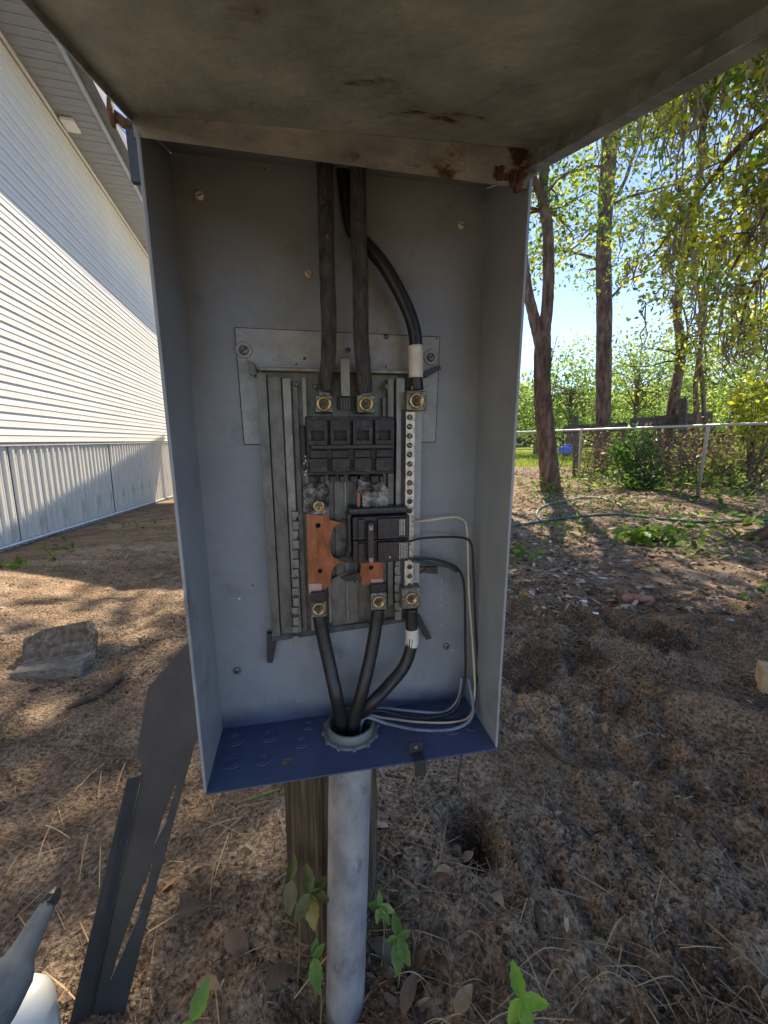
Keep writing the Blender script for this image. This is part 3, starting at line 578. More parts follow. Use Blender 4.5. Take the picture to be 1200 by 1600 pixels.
# ------------------------------------------------------------------ breakers
mbk = tag(empty('main_breaker', matrix=BM), 'dusty black four-pole main breaker block in the middle of the open box', 'circuit breaker')
a = L(477,650,.058); b = L(619,742,.058); u0, u1, vt, vb_ = a[0], b[0], a[1], b[1]; wv = (u1-u0)/4
MB().box((u0,vb_,.010),(u1,vt,.046)).build('case', M['black2'], mbk, bevel=.0012)
MB().box((u0-.006,vb_+.006,.008),(u0-.0004,vt-.010,.040)).build('side_fin', M['black2'], mbk, bevel=.001)
for k in range(4):
    x0 = u0+k*wv+.0016; x1 = u0+(k+1)*wv-.0016; xm = (x0+x1)/2; hh = vt-vb_
    fr = plate('pole_face', [(x0,vb_+hh*.52),(x1,vb_+hh*.52),(x1,vt-.004),(x0,vt-.004)], [[(xm-.0072,vb_+hh*.60),(xm+.0072,vb_+hh*.60),(xm+.0072,vb_+hh*.76),(xm-.0072,vb_+hh*.76)]], .008, M['black2'], mbk, Matrix.Translation((0,0,.0462)), bevel=.0006)
    MB().box((x0+.001,vb_+.004,.0462),(x1-.001,vb_+hh*.30,.053)).box((x0+.002,vb_+hh*.30,.0462),(x1-.002,vb_+hh*.44,.0505)).build('pole_base', M['black2'], mbk, bevel=.0012)
    MB().box((xm-.005,vb_+hh*.61,.0465),(xm+.005,vb_+hh*.65,.048)).build('toggle', M['dark'], mbk, bevel=.0008)
    lb(MB(),482+k*33,744,493+k*33,754,.012,.034).build('terminal_foot', M['dark'], mbk, bevel=.0008)
    lb(MB(),500+k*31,744,508+k*31,760-(k%2)*6,.012,.028).build('terminal_foot', M['black'], mbk, bevel=.0008)
MB().box((u0+.005,vb_+hh*.455,.0462),(u1-.002,vb_+hh*.53,.058)).build('handle_tie', M['handle'], mbk, bevel=.0015)
mb = MB()
for k in range(10): x = u0+random.uniform(-.004,.0); y = vb_+random.uniform(0,.03); mb.box((x,y,.040),(x+.0012,y+.0016,.0412))
mb.build('flaked_paint', M['whitebox'], mbk)
bb = tag(empty('branch_breaker', matrix=BM), 'small black two-pole breaker with white print below the main breaker', 'circuit breaker')
NB = .060; a = L(553,812,NB); b = L(643,880,NB); u0, u1, vt, vb_ = a[0], b[0], a[1], b[1]; vm = (vt+vb_)/2; sl_ = -.004
for k, (v_a, v_b) in enumerate(((vb_, vm-.0005), (vm+.0005, vt))):
    c = MB().box((u0,v_a,.018),(u1,v_b,.048)).build('pole_case', M['black'], bb, bevel=.001)
    MB().box((u0+.006,v_a+.0015,.0482),(u0+.014,v_b-.0015,.054)).build('shoulder', M['black'], c, bevel=.001)
    MB().box((u0+.030,v_a+.0015,.0482),(u1-.003,v_b-.0015,.055)).build('print_face', M['black'], c, bevel=.001)
    MB().box((u0+.0265,v_a+.005,.0478),(u0+.0295,v_b-.005,.0486)).build('toggle_gap', M['dark'], c)
    mb = MB(); random.seed(5+k)
    for q in range(6 if k == 0 else 4):
        y = v_b-.0035; x = u1-.0145+q*.0019
        while y > v_a+.006: h_ = random.uniform(.0006,.002); mb.box((x,y-h_,.0551),(x+.0008,y,.0552)); y -= h_+.0006
    mb.build('print', M['tape'], c)
    txt = bpy.data.curves.new('t', 'FONT'); txt.body = '20'; txt.size = .0062; txt.align_x = 'CENTER'; txt.align_y = 'CENTER'
    to = bpy.data.objects.new('t', txt); C.objects.link(to); dg = bpy.context.evaluated_depsgraph_get(); tm = bpy.data.meshes.new_from_object(to.evaluated_get(dg)); bpy.data.objects.remove(to)
    tm.materials.clear(); tm.materials.append(M['tape']); o = bpy.data.objects.new('rating_number', tm); C.objects.link(o); o.parent = c
    o.matrix_local = Matrix.Translation((u0+.0205, (v_a+v_b)/2+(-.007 if k == 0 else .0035), NB+.0003)) @ Matrix.Rotation(R(-90),4,'Z')
u_, v_ = u0+.045, vb_+.008; MB().lathe([(.0011,0),(.001,.0004)], seg=10).build('indicator_dot', M['tape'], bb, mtx=Matrix.Translation((u_,v_,.0551)))
MB().box((u0+.017,vb_+.004,.048),(u0+.0245,vt-.005,NB)).build('handle', M['handle'], bb, bevel=.001)
MB().box((u0-.006,vm-.018,.016),(u0-.0004,vt+.004,.042)).box((u0-.004,vt+.0005,.016),(u1,vt+.010,.040)).build('end_block', M['black'], bb, bevel=.002)
MB().box((u0-.008,vb_+.004,.018),(u0-.0004,vb_+.016,.036)).build('end_block', M['black'], bb, bevel=.002)

# ------------------------------------------------------------------ cables and wires (box-local points)
def cable(name, pts, r, m, label, cat='cable', group=None, sides=14, raw=False, wob=0):
    p = [q if isinstance(q, Vector) else L3(*q) for q in pts]
    o = MB().tube(spline(p, 8), r, sides, wob=wob).build(name, M[m], None, smooth=True, mtx=None); o.matrix_world = BM
    return tag(o, label, cat, group)
gc = 'heavy cables in the open box'
hx, hn = hub
V3 = Vector
top = HB-.01
c = L(510,262,.03)
cable('power_cable', [V3((L(508,262,.03)[0],top+.07,.026)),(509,330,.030),(511,420,.033),(514,500,.034),(513,560,.030),(508,612,.024)], .0088, 'cabA', 'dusty thick cable running down to the left top lug', group=gc, wob=.03)
cable('power_cable', [V3((L(560,268,.03)[0],top+.07,.028)),(560,340,.034),(563,430,.036),(564,520,.034),(568,580,.030),(571,612,.024)], .0092, 'cabA', 'dusty thick cable running down to the middle top lug', group=gc, wob=.03)
cable('power_cable', [V3((L(527,262,.012)[0],top+.07,.012)),(545,340,.014),(562,370,.018),(600,415,.020),(630,468,.022),(646,510,.024),(650,545,.026),(650,585,.026),(652,610,.026)], .0080, 'cabB', 'smooth black cable curving right to the neutral lug, white tape near its end', group=gc)
n_ = MB().tube(spline([L3(649,540,.0262),L3(650,562,.0265),L3(650,590,.0265)],6), .0088, 16).build('tape_band', M['tape'], None, smooth=True); n_.matrix_world = BM
tag(n_, 'dirty white tape wrapped round the upper neutral cable', 'tape')
cable('power_cable', [(499,960,.022),(504,990,.024),(515,1040,.032),(526,1090,.045),V3((hx-.012,.01,hn-.002)),V3((hx-.012,-.06,hn))], .0090, 'cabB', 'black cable from the lower left lug into the floor collar', group=gc)
cable('power_cable', [(591,950,.024),(587,980,.026),(578,1030,.034),(566,1080,.044),V3((hx+.004,.012,hn+.004)),V3((hx+.004,-.06,hn+.004))], .0090, 'cabB', 'black cable from the lower middle lug into the floor collar', group=gc)
cable('power_cable', [(643,950,.026),(643,975,.026),(643,1005,.028),(632,1040,.032),(606,1072,.040),(582,1098,.048),V3((hx+.014,.010,hn-.004)),V3((hx+.010,-.06,hn-.004))], .0085, 'cabB', 'black cable sweeping left from the lower neutral lug, white tape on it', group=gc)
n_ = MB().tube(spline([L3(643.5,982,.0262),L3(644,996,.0266),L3(643,1009,.0278)],6), .0093, 16).build('tape_band', M['tape'], None, smooth=True); n_.matrix_world = BM
tag(n_, 'clean white tape wrapped round the lower neutral cable', 'tape')
gw = 'thin wires along the right side of the box'
cable('thin_wire', [(644,815,.030),(670,813,.030),(705,808,.030),(722,811,.03),(729,822,.03),(731,860,.03),(733,930,.03),(738,1000,.034),(741,1050,.04),V3((.352,.045,.05)),V3((.345,.012,.055)),V3((.32,.004,.055)),V3((.27,.004,.045)),V3((hx+.05,.010,.036)),V3((hx+.02,.018,hn)),V3((hx+.012,-.03,hn))], .0016, 'wbeige', 'beige white wire looping from the breaker down the right wall', 'wire', gw, 8)
cable('thin_wire', [(640,846,.045),(660,841,.040),(700,839,.036),(726,841,.034),(736,850,.034),(739,880,.034),(742,960,.034),(746,1040,.036),V3((.356,.05,.045)),V3((.350,.014,.050)),V3((.32,.003,.050)),V3((.28,.003,.040))], .0016, 'cabB', 'thin black wire looping from the breaker along the right wall', 'wire', gw, 8)
cable('thin_wire', [(640,873,.040),(670,873,.036),(694,878,.034),(712,886,.032),(722,900,.03),(726,930,.03),(727,1000,.03),(727,1050,.032),V3((.338,.03,.035)),V3((.320,.008,.040)),V3((.27,.005,.038)),V3((hx+.045,.018,.030)),V3((hx+.025,.020,hn-.006))], .0018, 'cabB', 'thin black wire bending down inside the beige one', 'wire', gw, 8)
cable('ground_wire', [(644,876,.034),(662,878,.034),(684,882,.032),(700,885,.030),(714,893,.028)], .0022, 'green', 'short dark green wire beside the black breaker', 'wire', None, 8)
cable('thin_wire', [V3((.340,.055,.030)),V3((.334,.022,.032)),V3((.31,.006,.034)),V3((.26,.010,.026)),V3((.225,.016,.022)),V3((hx+.03,.020,hn-.012))], .0020, 'wgrey', 'grey blue wire lying across the box floor into the collar', 'wire', gw, 8)
cable('thin_wire', [V3((.346,.06,.040)),V3((.345,.020,.062)),V3((.32,.003,.066)),V3((.27,.003,.060)),V3((hx+.05,.012,.050)),V3((hx+.018,.022,hn+.006)),V3((hx+.01,-.02,hn+.005))], .0024, 'wgrey', 'grey wire sweeping round the front of the box floor into the collar', 'wire', gw, 8)

# ------------------------------------------------------------------ conduit and wooden post
hw = BM @ Vector((hx, 0, hn)); cb = CAM + ray(540,1560)*((hw.y)/ray(540,1560).y)
dz = Vector((cb.x-hw.x, -.004, cb.z-hw.z)); p0 = hw+Vector((0,0,-.004)); pe = hw+dz*1.18
mb = MB(); kk = 40; pts = [p0+(pe-p0)*(k/kk) for k in range(kk+1)]
mb.tube(pts, [.0300]*(kk+1), 28)
mb.build('conduit', M['pvc'], None, smooth=True); co = bpy.data.objects['conduit']
tag(co, 'pale grey scuffed plastic conduit rising from the soil into the box', 'conduit')
pc = BM @ Vector((L(517,1240,-.09)[0], 0, -.088)); mb = MB(); kk = 60
zt_ = BO.z+H+.02
vs_ = []; sides = 40
for k in range(kk+1):
    z = -.25+(zt_+.25)*k/kk
    for a_ in range(sides):
        an = 2*math.pi*a_/sides
        r = .078+.003*math.sin(an*3+1)+.0022*math.sin(an*11)+.0016*math.sin(an*19+z*2)+.001*math.sin(z*9)
        if abs(math.sin(an*2.5+.6)) < .08: r -= .004
        vs_.append((pc.x-.0+.01*(z-.5)*.2+r*math.cos(an), pc.y+r*math.sin(an), z))
mb.add(vs_, [(k*sides+a_, k*sides+(a_+1)%sides, (k+1)*sides+(a_+1)%sides, (k+1)*sides+a_) for k in range(kk) for a_ in range(sides)]+[tuple(kk*sides+a_ for a_ in range(sides))])
post = mb.build('wooden_post', M['postw'], None, smooth=True); tag(post, 'weathered round wooden post standing behind the conduit and box', 'post')

# ------------------------------------------------------------------ removed cover leaning beside the box
def CV(px, py, off=0.0):   # plane leaning back: y = .50 + .24 z (+ off)
    r = ray(px, py); s = (.50+off+.24*CAMH)/(r.y-.24*r.z); return CAM+r*s
cov = empty('panel_cover', loc=CV(150,1600)); tag(cov, 'dark grey removed panel cover leaning against the left side of the box', 'panel cover')
ct = CV(210,1300); ex = Vector((1,0,0)); ey = Vector((0,.24,1)).normalized(); ez = ex.cross(ey)
CM = Matrix(((ex.x,ey.x,ez.x,ct.x),(ex.y,ey.y,ez.y,ct.y),(ex.z,ey.z,ez.z,ct.z),(0,0,0,1)))
def cl(px, py): d = CV(px,py)-ct; return (d.dot(ex), d.dot(ey))
outl = [(292,1006),(318,1010),(318,1140),(304,1165),(262,1320),(232,1430),(172,1680),(122,1680),(222,1215),(222,1207),(217,1204),(222,1192),(215,1178),(232,1075)]
slots = [[(276,1221),(277,1224),(267,1262),(256,1292),(243,1316),(250,1290),(262,1256)], [(239,1345),(240,1348),(230,1385),(217,1425),(200,1472),(187,1502),(175,1527),(183,1496),(200,1446),(222,1388)]]
o = plate('cover_sheet', [cl(*p) for p in outl], [[cl(*p) for p in s] for s in slots], .0022, M['coverm'], None); o.parent = cov; cov_inv = Matrix.Translation(-cov.location); o.matrix_local = cov_inv @ CM
mb = MB(); a0 = [cl(207,1208), cl(222,1209), cl(122,1680), cl(96,1680)]
mb.add([(a0[0][0],a0[0][1],.014),(a0[1][0],a0[1][1],.0024),(a0[2][0],a0[2][1],.0024),(a0[3][0],a0[3][1],.014),
        (a0[0][0]+.0015,a0[0][1],.0155),(a0[1][0]+.0015,a0[1][1],.0045),(a0[2][0]+.0015,a0[2][1],.0045),(a0[3][0]+.0015,a0[3][1],.0155)], [(0,1,2,3),(4,7,6,5),(0,4,5,1),(0,3,7,4),(3,2,6,7),(1,5,6,2)])
M['fold'] = M['paint_out']
f_ = mb.build('folded_edge', M['coverm'], None); f_.parent = cov; f_.matrix_local = cov_inv @ CM
for a_, b_ in (((262,1280),(243,1316)),((222,1420),(175,1527))): MB().tube([Vector((*cl(*a_),.003)),Vector((*cl(*b_),.003))],.0007,5).build('slot_edge', M['steel'], cov, mtx=cov_inv @ CM)

# ------------------------------------------------------------------ white bottle with grey spout, lower left
bot = tag(empty('spout_bottle', loc=P(35,1600,.40)), 'white bottle with a long grey conical spout in the lower left corner', 'bottle')
bi = Matrix.Translation(-bot.location)
tip = P(88,1388,.455); nk = P(18,1520,.385)
ax = (tip-nk).normalized(); q = ax.to_track_quat('Z','Y').to_matrix().to_4x4(); ln_ = (tip-nk).length
MB().lathe([(.0,-.05),(.022,-.048),(.0255,-.03),(.0255,-.004),(.022,.004),(.0165,.012),(.0145,.02),(.0108,ln_*.6),(.0088,ln_*.80)], seg=28, capped=False).build('spout', M['spout'], bot, smooth=True, mtx=bi @ Matrix.Translation(nk) @ q)
mb = MB(); mb.tube([nk+ax*(ln_*.785), nk+ax*(ln_*.80), nk+ax*(ln_*.9), tip], [.0092,.0104,.0100,.0060], 12, wob=.16); mb.build('spout_tip', M['black'], bot, mtx=bi)
bc = P(38,1590,.43)
bz = bc.z; MB().lathe([(.0,.045),(.014,.042),(.024,.036),(.031,.024),(.034,.008),(.034,-.2),(.034,-bz-.0),(.0,-bz-.0)][::-1], seg=32, capped=False).build('body', M['bottle'], bot, smooth=True, mtx=bi @ Matrix.Translation(bc))

# ------------------------------------------------------------------ things lying on the soil
def rock(name, outline, depth, m, mtx, seed=0, jit=.004, parent=None):
    """chunky slab: outline (x,z) extruded along y, subdivided and roughened"""
    import bmesh
    bm = bmesh.new(); n = len(outline); vs = [bm.verts.new((x,0,z)) for x,z in outline]+[bm.verts.new((x,depth,z)) for x,z in outline]
    bm.faces.new(vs[:n]); bm.faces.new(vs[n:][::-1])
    for k in range(n): bm.faces.new((vs[k], vs[n+k], vs[n+(k+1)%n], vs[(k+1)%n]))
    bmesh.ops.triangulate(bm, faces=bm.faces[:]); bmesh.ops.subdivide_edges(bm, edges=bm.edges[:], cuts=5, use_grid_fill=True)
    r_ = random.Random(seed)
    for v in bm.verts: v.co += Vector((r_.uniform(-jit,jit), r_.uniform(-jit,jit), r_.uniform(-jit,jit)))
    bmesh.ops.recalc_face_normals(bm, faces=bm.faces[:]); me = bpy.data.meshes.new(name); bm.to_mesh(me); bm.free(); me.materials.append(m)
    o = bpy.data.objects.new(name, me); C.objects.link(o); o.matrix_world = mtx
    if parent: o.parent = parent
    return o
g = G(76,1072); gx, gy = g.x, g.y
blk = tag(empty('broken_block', loc=(gx,gy,gzs(gx,gy))), 'broken L-shaped concrete block on bare soil at the left', 'concrete block')
bx_ = Matrix.Rotation(R(14),4,'Z')
rock('foot_slab', [(-.10,-.02),(.115,-.02),(.115,.045),(-.10,.045)], .13, mat('pale_broken_concrete', [(.15,.135,.115),(.28,.255,.22)], 40, .95, 0, .8, 90), bx_ @ Matrix.Translation((0,-.018,-.006)), 1, .0018, blk)
rock('upright_slab', [(-.112,.0),(.105,.0),(.108,.10),(.085,.15),(-.03,.135),(-.115,.105)], .075, M['concrete'], bx_ @ Matrix.Translation((0,.068,.012)) @ Matrix.Rotation(R(-20),4,'X'), 2, .0022, blk)
def lay(pxs, r, name, m, label, cat, sides=8, wob=.15, lift=.6, group=None):
    pts = []
    for x, y in pxs:
        g_ = G(x, y); pts.append(Vector((g_.x, g_.y, gzs(g_.x, g_.y)+(r if not hasattr(r,'__len__') else max(r))*lift)))
    p = spline(pts, 6); rr = r if not hasattr(r,'__len__') else list(np.interp(np.linspace(0,1,len(p)), np.linspace(0,1,len(r)), r))
    o = MB().tube(p, rr, sides, wob=wob).build(name, M[m], None, smooth=True); return tag(o, label, cat, group)
lay([(105,1122),(135,1108),(165,1090),(190,1072)], [.006,.013,.014,.011], 'stick', 'bark', 'short thick dark branch lying below the concrete block', 'stick')
lay([(805,1365),(822,1420),(838,1470),(846,1500)], [.004,.005,.0055,.004], 'stick', 'litterstick' if 0 else 'twig', 'brown straight stick right of the dug hole', 'stick')
lay([(712,1380),(722,1350),(735,1310),(741,1288)], [.008,.0075,.006,.004], 'root', 'bark', 'dark root standing in the dug hole', 'root', lift=3)
lay([(725,1386),(760,1362),(785,1330),(790,1325)], .0018, 'stick', 'twig', 'thin pale twig across the front of the dug hole', 'stick', 6)
lay([(825,1160),(850,1180),(875,1200),(900,1212)], [.005,.007,.006,.004], 'stick', 'twig', 'curved orange brown stick on dark soil right of the box', 'stick')
lay([(1130,1045),(1150,1060),(1168,1078)], [.007,.008,.005], 'stick', 'twig', 'brown splinter of wood beside the sawn lumber', 'stick')
lay([(590,1243),(615,1250),(634,1253)], .003, 'stick', 'twig', 'short reddish twig just right of the wooden post', 'stick', 6)
lay([(845,1550),(950,1550),(1060,1548)], .0022, 'stem', 'twig', 'long straight dry stem lying beside the bright green leaves', 'stem', 6)
lay([(372,1278),(400,1272),(440,1264)], .003, 'stem', 'leafst', 'pale green stem on the soil left of the post', 'stem', 6)
lay([(722,1175),(716,1230),(712,1262),(690,1285),(660,1310)], .0022, 'root', 'twig', 'thin pale root hanging down from under the box', 'root', 6)
# clay pipe piece
g = G(993,945); z = gzs(g.x,g.y)+.02; pp = tag(empty('pipe_piece', loc=(g.x,g.y,z)), 'short reddish brown pipe elbow lying on the leaf litter', 'pipe')
MB().tube([(-.045,.0,0),(.065,-.035,0)], .021, 16).build('pipe_body', M['redpipe'], pp, smooth=True)
MB().tube([(-.048,.004,.0),(-.058,-.014,-.004),(-.052,-.034,-.006)], [.022,.026,.026], 14).build('pipe_elbow', M['redpipe'], pp, smooth=True)
# lumber end at the right edge
g = G(1185,1090); lm = Matrix.Translation((g.x+.0,g.y,gzs(g.x,g.y)-.005)) @ Matrix.Rotation(R(-32),4,'Z')
lu = MB().box((0,0,0),(.5,.09,.09)).build('lumber', M['lumber'], None, bevel=.004); lu.matrix_world = lm; tag(lu, 'sawn yellow timber end lying at the right edge', 'lumber')
# litter scraps
for px, py, s_, lab in ((912,943,.03,'crumpled grey white scrap lying left of the pipe elbow'),(930,968,.022,'thin white scrap on dark soil below the pipe elbow'),(1138,983,.024,'pale blue plastic scrap on the soil at the right'),(851,955,.02,'crumpled foil scrap behind the yellow leaf')):
    g = G(px,py); vs_ = [(random.uniform(-1,1)*s_, random.uniform(-.7,.7)*s_, random.uniform(0,.35)*s_) for _ in range(9)]
    mb = MB(); cvs = [(s_*math.cos(k*.785)*random.uniform(.6,1.1), s_*.7*math.sin(k*.785)*random.uniform(.6,1.1), random.uniform(0,.3)*s_) for k in range(8)]+[(0,0,s_*.35)]
    mb.add(cvs, [(k,(k+1)%8,8) for k in range(8)]); o = mb.build('scrap', M['whitebox'] if 'blue' not in lab else M['pvc'], None); o.location = (g.x,g.y,gzs(g.x,g.y)+.004); tag(o, lab, 'litter')
# garden hose
def hose(name, pxs, r, m, label):
    return lay(pxs, r, name, m, label, 'hose', 10, 0, 1.0)
hose('garden_hose', [(790,822),(815,821),(848,816),(870,812),(960,806),(1040,812),(1110,815),(1200,812)], .014, 'hoseg', 'green garden hose crossing the leafy ground')
hose('garden_hose', [(848,817),(838,806),(846,795),(870,785),(905,780),(940,781),(965,790),(980,800)], .015, 'hosegr', 'grey hose arching up from the green one')

# ------------------------------------------------------------------ fallen leaves, plants close by
def leaf_mesh(name, Lg, Wd, curl, col, parent, mtx, serr=0.):
    """one broad leaf, 8 stations, raised midrib, curl along its length"""
    mb = MB(); ns = 9
    for k in range(ns):
        t = k/(ns-1); w = Wd*.5*math.sin(math.pi*min(1,t**.75))**.8 if 0 < t < 1 else .0004
        w *= 1+serr*(1 if k%2 else -1); x = Lg*t; z = curl*Lg*math.sin(t*2.6)*.5
        mb.v += [(x,-w,z+w*.35),(x,-w*.5,z+w*.12),(x,0,z),(x,w*.5,z+w*.12),(x,w,z+w*.35)]
    mb.f = [(k*5+j,(k+1)*5+j,(k+1)*5+j+1,k*5+j+1) for k in range(ns-1) for j in range(4)]
    key = 'leaf%s' % (col,)
    if key not in M:
        M[key] = mat('leaf_blade', [tuple(c*.75 for c in col), tuple(min(1,c*1.2) for c in col)], 25, .45, 0, .2, 120, trans=.3)
    return mb.build(name, M[key], parent, smooth=True, mtx=mtx)
BR = (.20,.125,.08); GR = (.10,.20,.025); YG = (.22,.24,.04); DK = (.10,.065,.045); TN = (.36,.24,.14)
for px, py, Lg, Wd, cu, rz, tl, c, lab in (
    (305,1452,.07,.028,.25,10,5,DK,'dark brown curled leaf left of the wooden post'),
    (372,1505,.065,.034,.4,-40,-15,BR,'large brown folded leaf left of the conduit'),
    (760,1275,.06,.022,.2,-8,8,BR,'grey brown leaf at the upper rim of the dug hole'),
    (775,1470,.05,.022,.4,-75,25,TN,'tan curled leaf above the bright green leaves'),
    (940,1490,.028,.012,.2,-50,0,(.42,.28,.1),'small yellow leaf among dry stems at lower right'),
    (820,935,.07,.06,.3,0,8,(.42,.32,.05),'broad yellow leaf on the soil right of the box'),
    (850,955,.06,.03,.2,-40,5,GR,'green leaf beside the broad yellow leaf'),
    (690,1555,.05,.024,.4,-60,20,DK,'brown leaf right of the conduit foot'),
    (590,1540,.05,.03,.5,160,25,DK,'dark curled leaf at the foot of the conduit'),
    (640,1590,.05,.022,.4,60,10,BR,'brown leaf at the bottom edge right of the conduit'),
    (440,1560,.055,.03,.3,20,10,DK,'dark wet leaf below the green sprig'),
    (330,1570,.05,.02,.3,-20,10,TN,'tan leaf beside the green blade at bottom'),
    (478,1480,.02,.012,.3,20,10,(.5,.3,.17),'tiny orange leaf beside the conduit sprig'),
    (935,1010,.05,.03,.3,60,10,BR,'brown leaf on churned soil right of the box'),
    (640,1262,.03,.012,.3,60,10,TN,'small tan leaf right of the post'),
    (200,960,.05,.03,.3,30,10,TN,'tan leaf on the bare soil behind the block'),
    (60,1092,.045,.03,.1,30,0,BR,'flat brown leaf at the foot of the concrete block'),
    (250,905,.07,.05,.2,60,0,TN,'tan leaf on sunlit soil left of the box'),
    (213,1015,.04,.02,.2,20,0,YG,'yellow green leaf on soil near the cover'),
    (145,1010,.03,.02,.2,-20,0,YG,'small yellow green leaf behind the short branch')):
    g = G(px,py); z = gzs(g.x,g.y)+.006
    o = leaf_mesh('fallen_leaf', Lg, Wd, cu, c, None, Matrix.Translation((g.x-Lg*.5*math.cos(R(rz)),g.y-Lg*.5*math.sin(R(rz)),z)) @ Matrix.Rotation(R(rz),4,'Z') @ Matrix.Rotation(R(-tl),4,'Y'))
    tag(o, lab, 'fallen leaf', 'fallen leaves on the soil')
LMK = [('the conduit',-.055,.50),('the wooden post',-.08,.63),('the dug hole',.185,.765),('the leaning cover',-.42,.55),('the bright green sprig',.14,.44),('the concrete block',-1.25,1.45),('the short thick branch',-1.0,1.25),('the sawn lumber',1.3,1.4),('the dry stems',.33,.52),('the panel box corner',.2,.95),('the pipe elbow',1.35,2.1),('the spout bottle',-.5,.45)]
used_labels = set()
def place_label(what, x, y):
    n_, lx, ly = min(LMK, key=lambda q: math.hypot(q[1]-x, q[2]-y)); dx, dy = x-lx, y-ly; d_ = math.hypot(dx,dy)
    side = ('right of' if dx > 0 else 'left of') if abs(dx) > abs(dy) else ('behind' if dy > 0 else 'in front of')
    lab = '%s %s %s %s' % (what, 'close' if d_ < .10 else 'a little way' if d_ < .25 else 'well away', side, n_)
    if side == 'in front of': lab = lab.replace('close in front of','just in front of')
    if side == 'behind': lab = lab.replace('close behind','just behind')
    if lab in used_labels: return None
    used_labels.add(lab); return lab
protos = [leaf_mesh('fallen_leaf', .04, .02, c_, k_, None, Matrix.Identity(4)) for c_, k_ in ((.35,BR),(.2,DK),(.45,TN),(.3,(.26,.15,.09)))]
LCN = ['brown curled dead leaf','dark brown curled dead leaf','pale tan curled dead leaf','reddish brown curled dead leaf']
rr_ = random.Random(77)
for k in range(52):
    if k%13 < 8: x, y = rr_.gauss(-.02,.26), rr_.uniform(.46,.75)
    else: x, y = rr_.uniform(-1.2,1.2), rr_.uniform(.8,1.7)
    if abs(x+.055) < .05 and y < .56: x += .12
    sc_ = rr_.uniform(.5,1.1); lab = place_label(LCN[k%4], x, y)
    if k >= 4 and lab is None: continue
    o = protos[k] if k < 4 else protos[k%4].copy()
    if k >= 4: C.objects.link(o)
    o.matrix_world = Matrix.Translation((x,y,gzs(x,y)+.006)) @ Matrix.Rotation(rr_.uniform(0,6.28),4,'Z') @ Matrix.Rotation(rr_.gauss(0,.35),4,'Y') @ Matrix.Rotation(rr_.gauss(0,.4),4,'X') @ Matrix.Scale(sc_,4)
    tag(o, lab, 'fallen leaf', 'small dead leaves on the dug soil')
for k in range(26):
    x, y = (rr_.gauss(.2,.4), rr_.uniform(.5,.95)) if k%2 else (rr_.uniform(-1.1,1.3), rr_.uniform(.9,2.0))
    lab = place_label('thin brown twig' if k%3 else 'thin dark bark twig', x, y)
    if lab is None: continue
    a_ = rr_.uniform(0,6.28); l_ = rr_.uniform(.04,.13); pts = []
    for j in range(4):
        t_ = j/3; px_ = x+l_*t_*math.cos(a_)+rr_.gauss(0,.004); py_ = y+l_*t_*math.sin(a_)+rr_.gauss(0,.004); pts.append((px_,py_,gzs(px_,py_)+.004))
    o = MB().tube(spline(pts,3), rr_.uniform(.0012,.003), 6, wob=.2).build('twig', M['twig'] if k%3 else M['bark'], None, smooth=True)
    tag(o, lab, 'twig', 'twigs on the soil')
def creeper(px, py, dist, size, dirs, cols, label, stem_to=None, cat='plant'):
    """palmate sprig: leaflets from a centre, each (angle on screen plane, length factor)"""
    c0_ = P(px,py,dist); z0 = gzs(c0_.x, c0_.y+.02)
    root = tag(empty('creeper_sprig', loc=(c0_.x, c0_.y+.01, z0)), label, cat, 'green sprigs round the conduit')
    cc = c0_-root.location
    for i_, (an, f) in enumerate(dirs):
        a_ = R(an+random.uniform(-6,6)); vd = (c0_-CAM).normalized(); rt = vd.cross(Vector((0,0,1))).normalized(); us = rt.cross(vd)
        d = (rt*math.cos(a_)+us*math.sin(a_)+vd*random.uniform(-.1,.35)).normalized(); nrm = (-vd+rt*random.uniform(-.35,.35)+us*random.uniform(-.2,.35)).normalized()
        yv = nrm.cross(d).normalized(); nz_ = d.cross(yv)
        mx = Matrix(((d.x,yv.x,nz_.x,cc.x),(d.y,yv.y,nz_.y,cc.y),(d.z,yv.z,nz_.z,cc.z),(0,0,0,1)))
        leaf_mesh('leaflet', size*f, size*f*.52, random.uniform(-.25,-.05), cols[i_%len(cols)], root, mx, .06)
    MB().tube(spline([cc, cc*.5+Vector((.006,.01,0)), Vector((0,0,-.01))],5), .0012, 6).build('stem', M['leafst'], root, smooth=True)
M['leafst'] = mat('green_stem', [(.14,.16,.05),(.2,.2,.08)], 30, .6)
OL = (.11,.12,.03)
creeper(484,1396,.50,.036,[(100,1.0),(35,.95),(-20,.9),(-82,1.2),(-130,1.0)],[OL,(.13,.15,.03),(.14,.14,.03),(.28,.24,.05)],'olive five-leaf creeper against the foot of the wooden post')
creeper(455,1375,.52,.036,[(85,.9),(-95,1.1)],[OL,(.2,.18,.07)],'narrow pair of leaves at the left edge of the post foot')
creeper(490,1497,.46,.025,[(80,.8),(-85,1.4),(30,.8)],[GR,(.13,.24,.03)],'green sprig just left of the conduit foot')
creeper(594,1416,.52,.023,[(170,.9),(95,.8),(-15,1.0),(-60,1.1),(-110,.9)],[GR,(.2,.3,.07),(.3,.42,.12)],'small pale green sprig just right of the conduit')
creeper(622,1466,.50,.028,[(100,1.1),(20,.8),(-55,1.2),(-95,1.4),(-160,.7)],[GR,(.09,.17,.03)],'mid green sprig hanging right of the conduit')
creeper(816,1562,.44,.031,[(118,1.2),(15,1.1),(-65,1.2),(-115,1.1)],[(.16,.36,.03),(.22,.44,.04)],'bright green four-leaf sprig on the soil at the bottom')
creeper(300,1596,.44,.035,[(48,1.2),(200,.8)],[(.14,.27,.04)],'green blade leaf at the bottom edge left of the conduit')

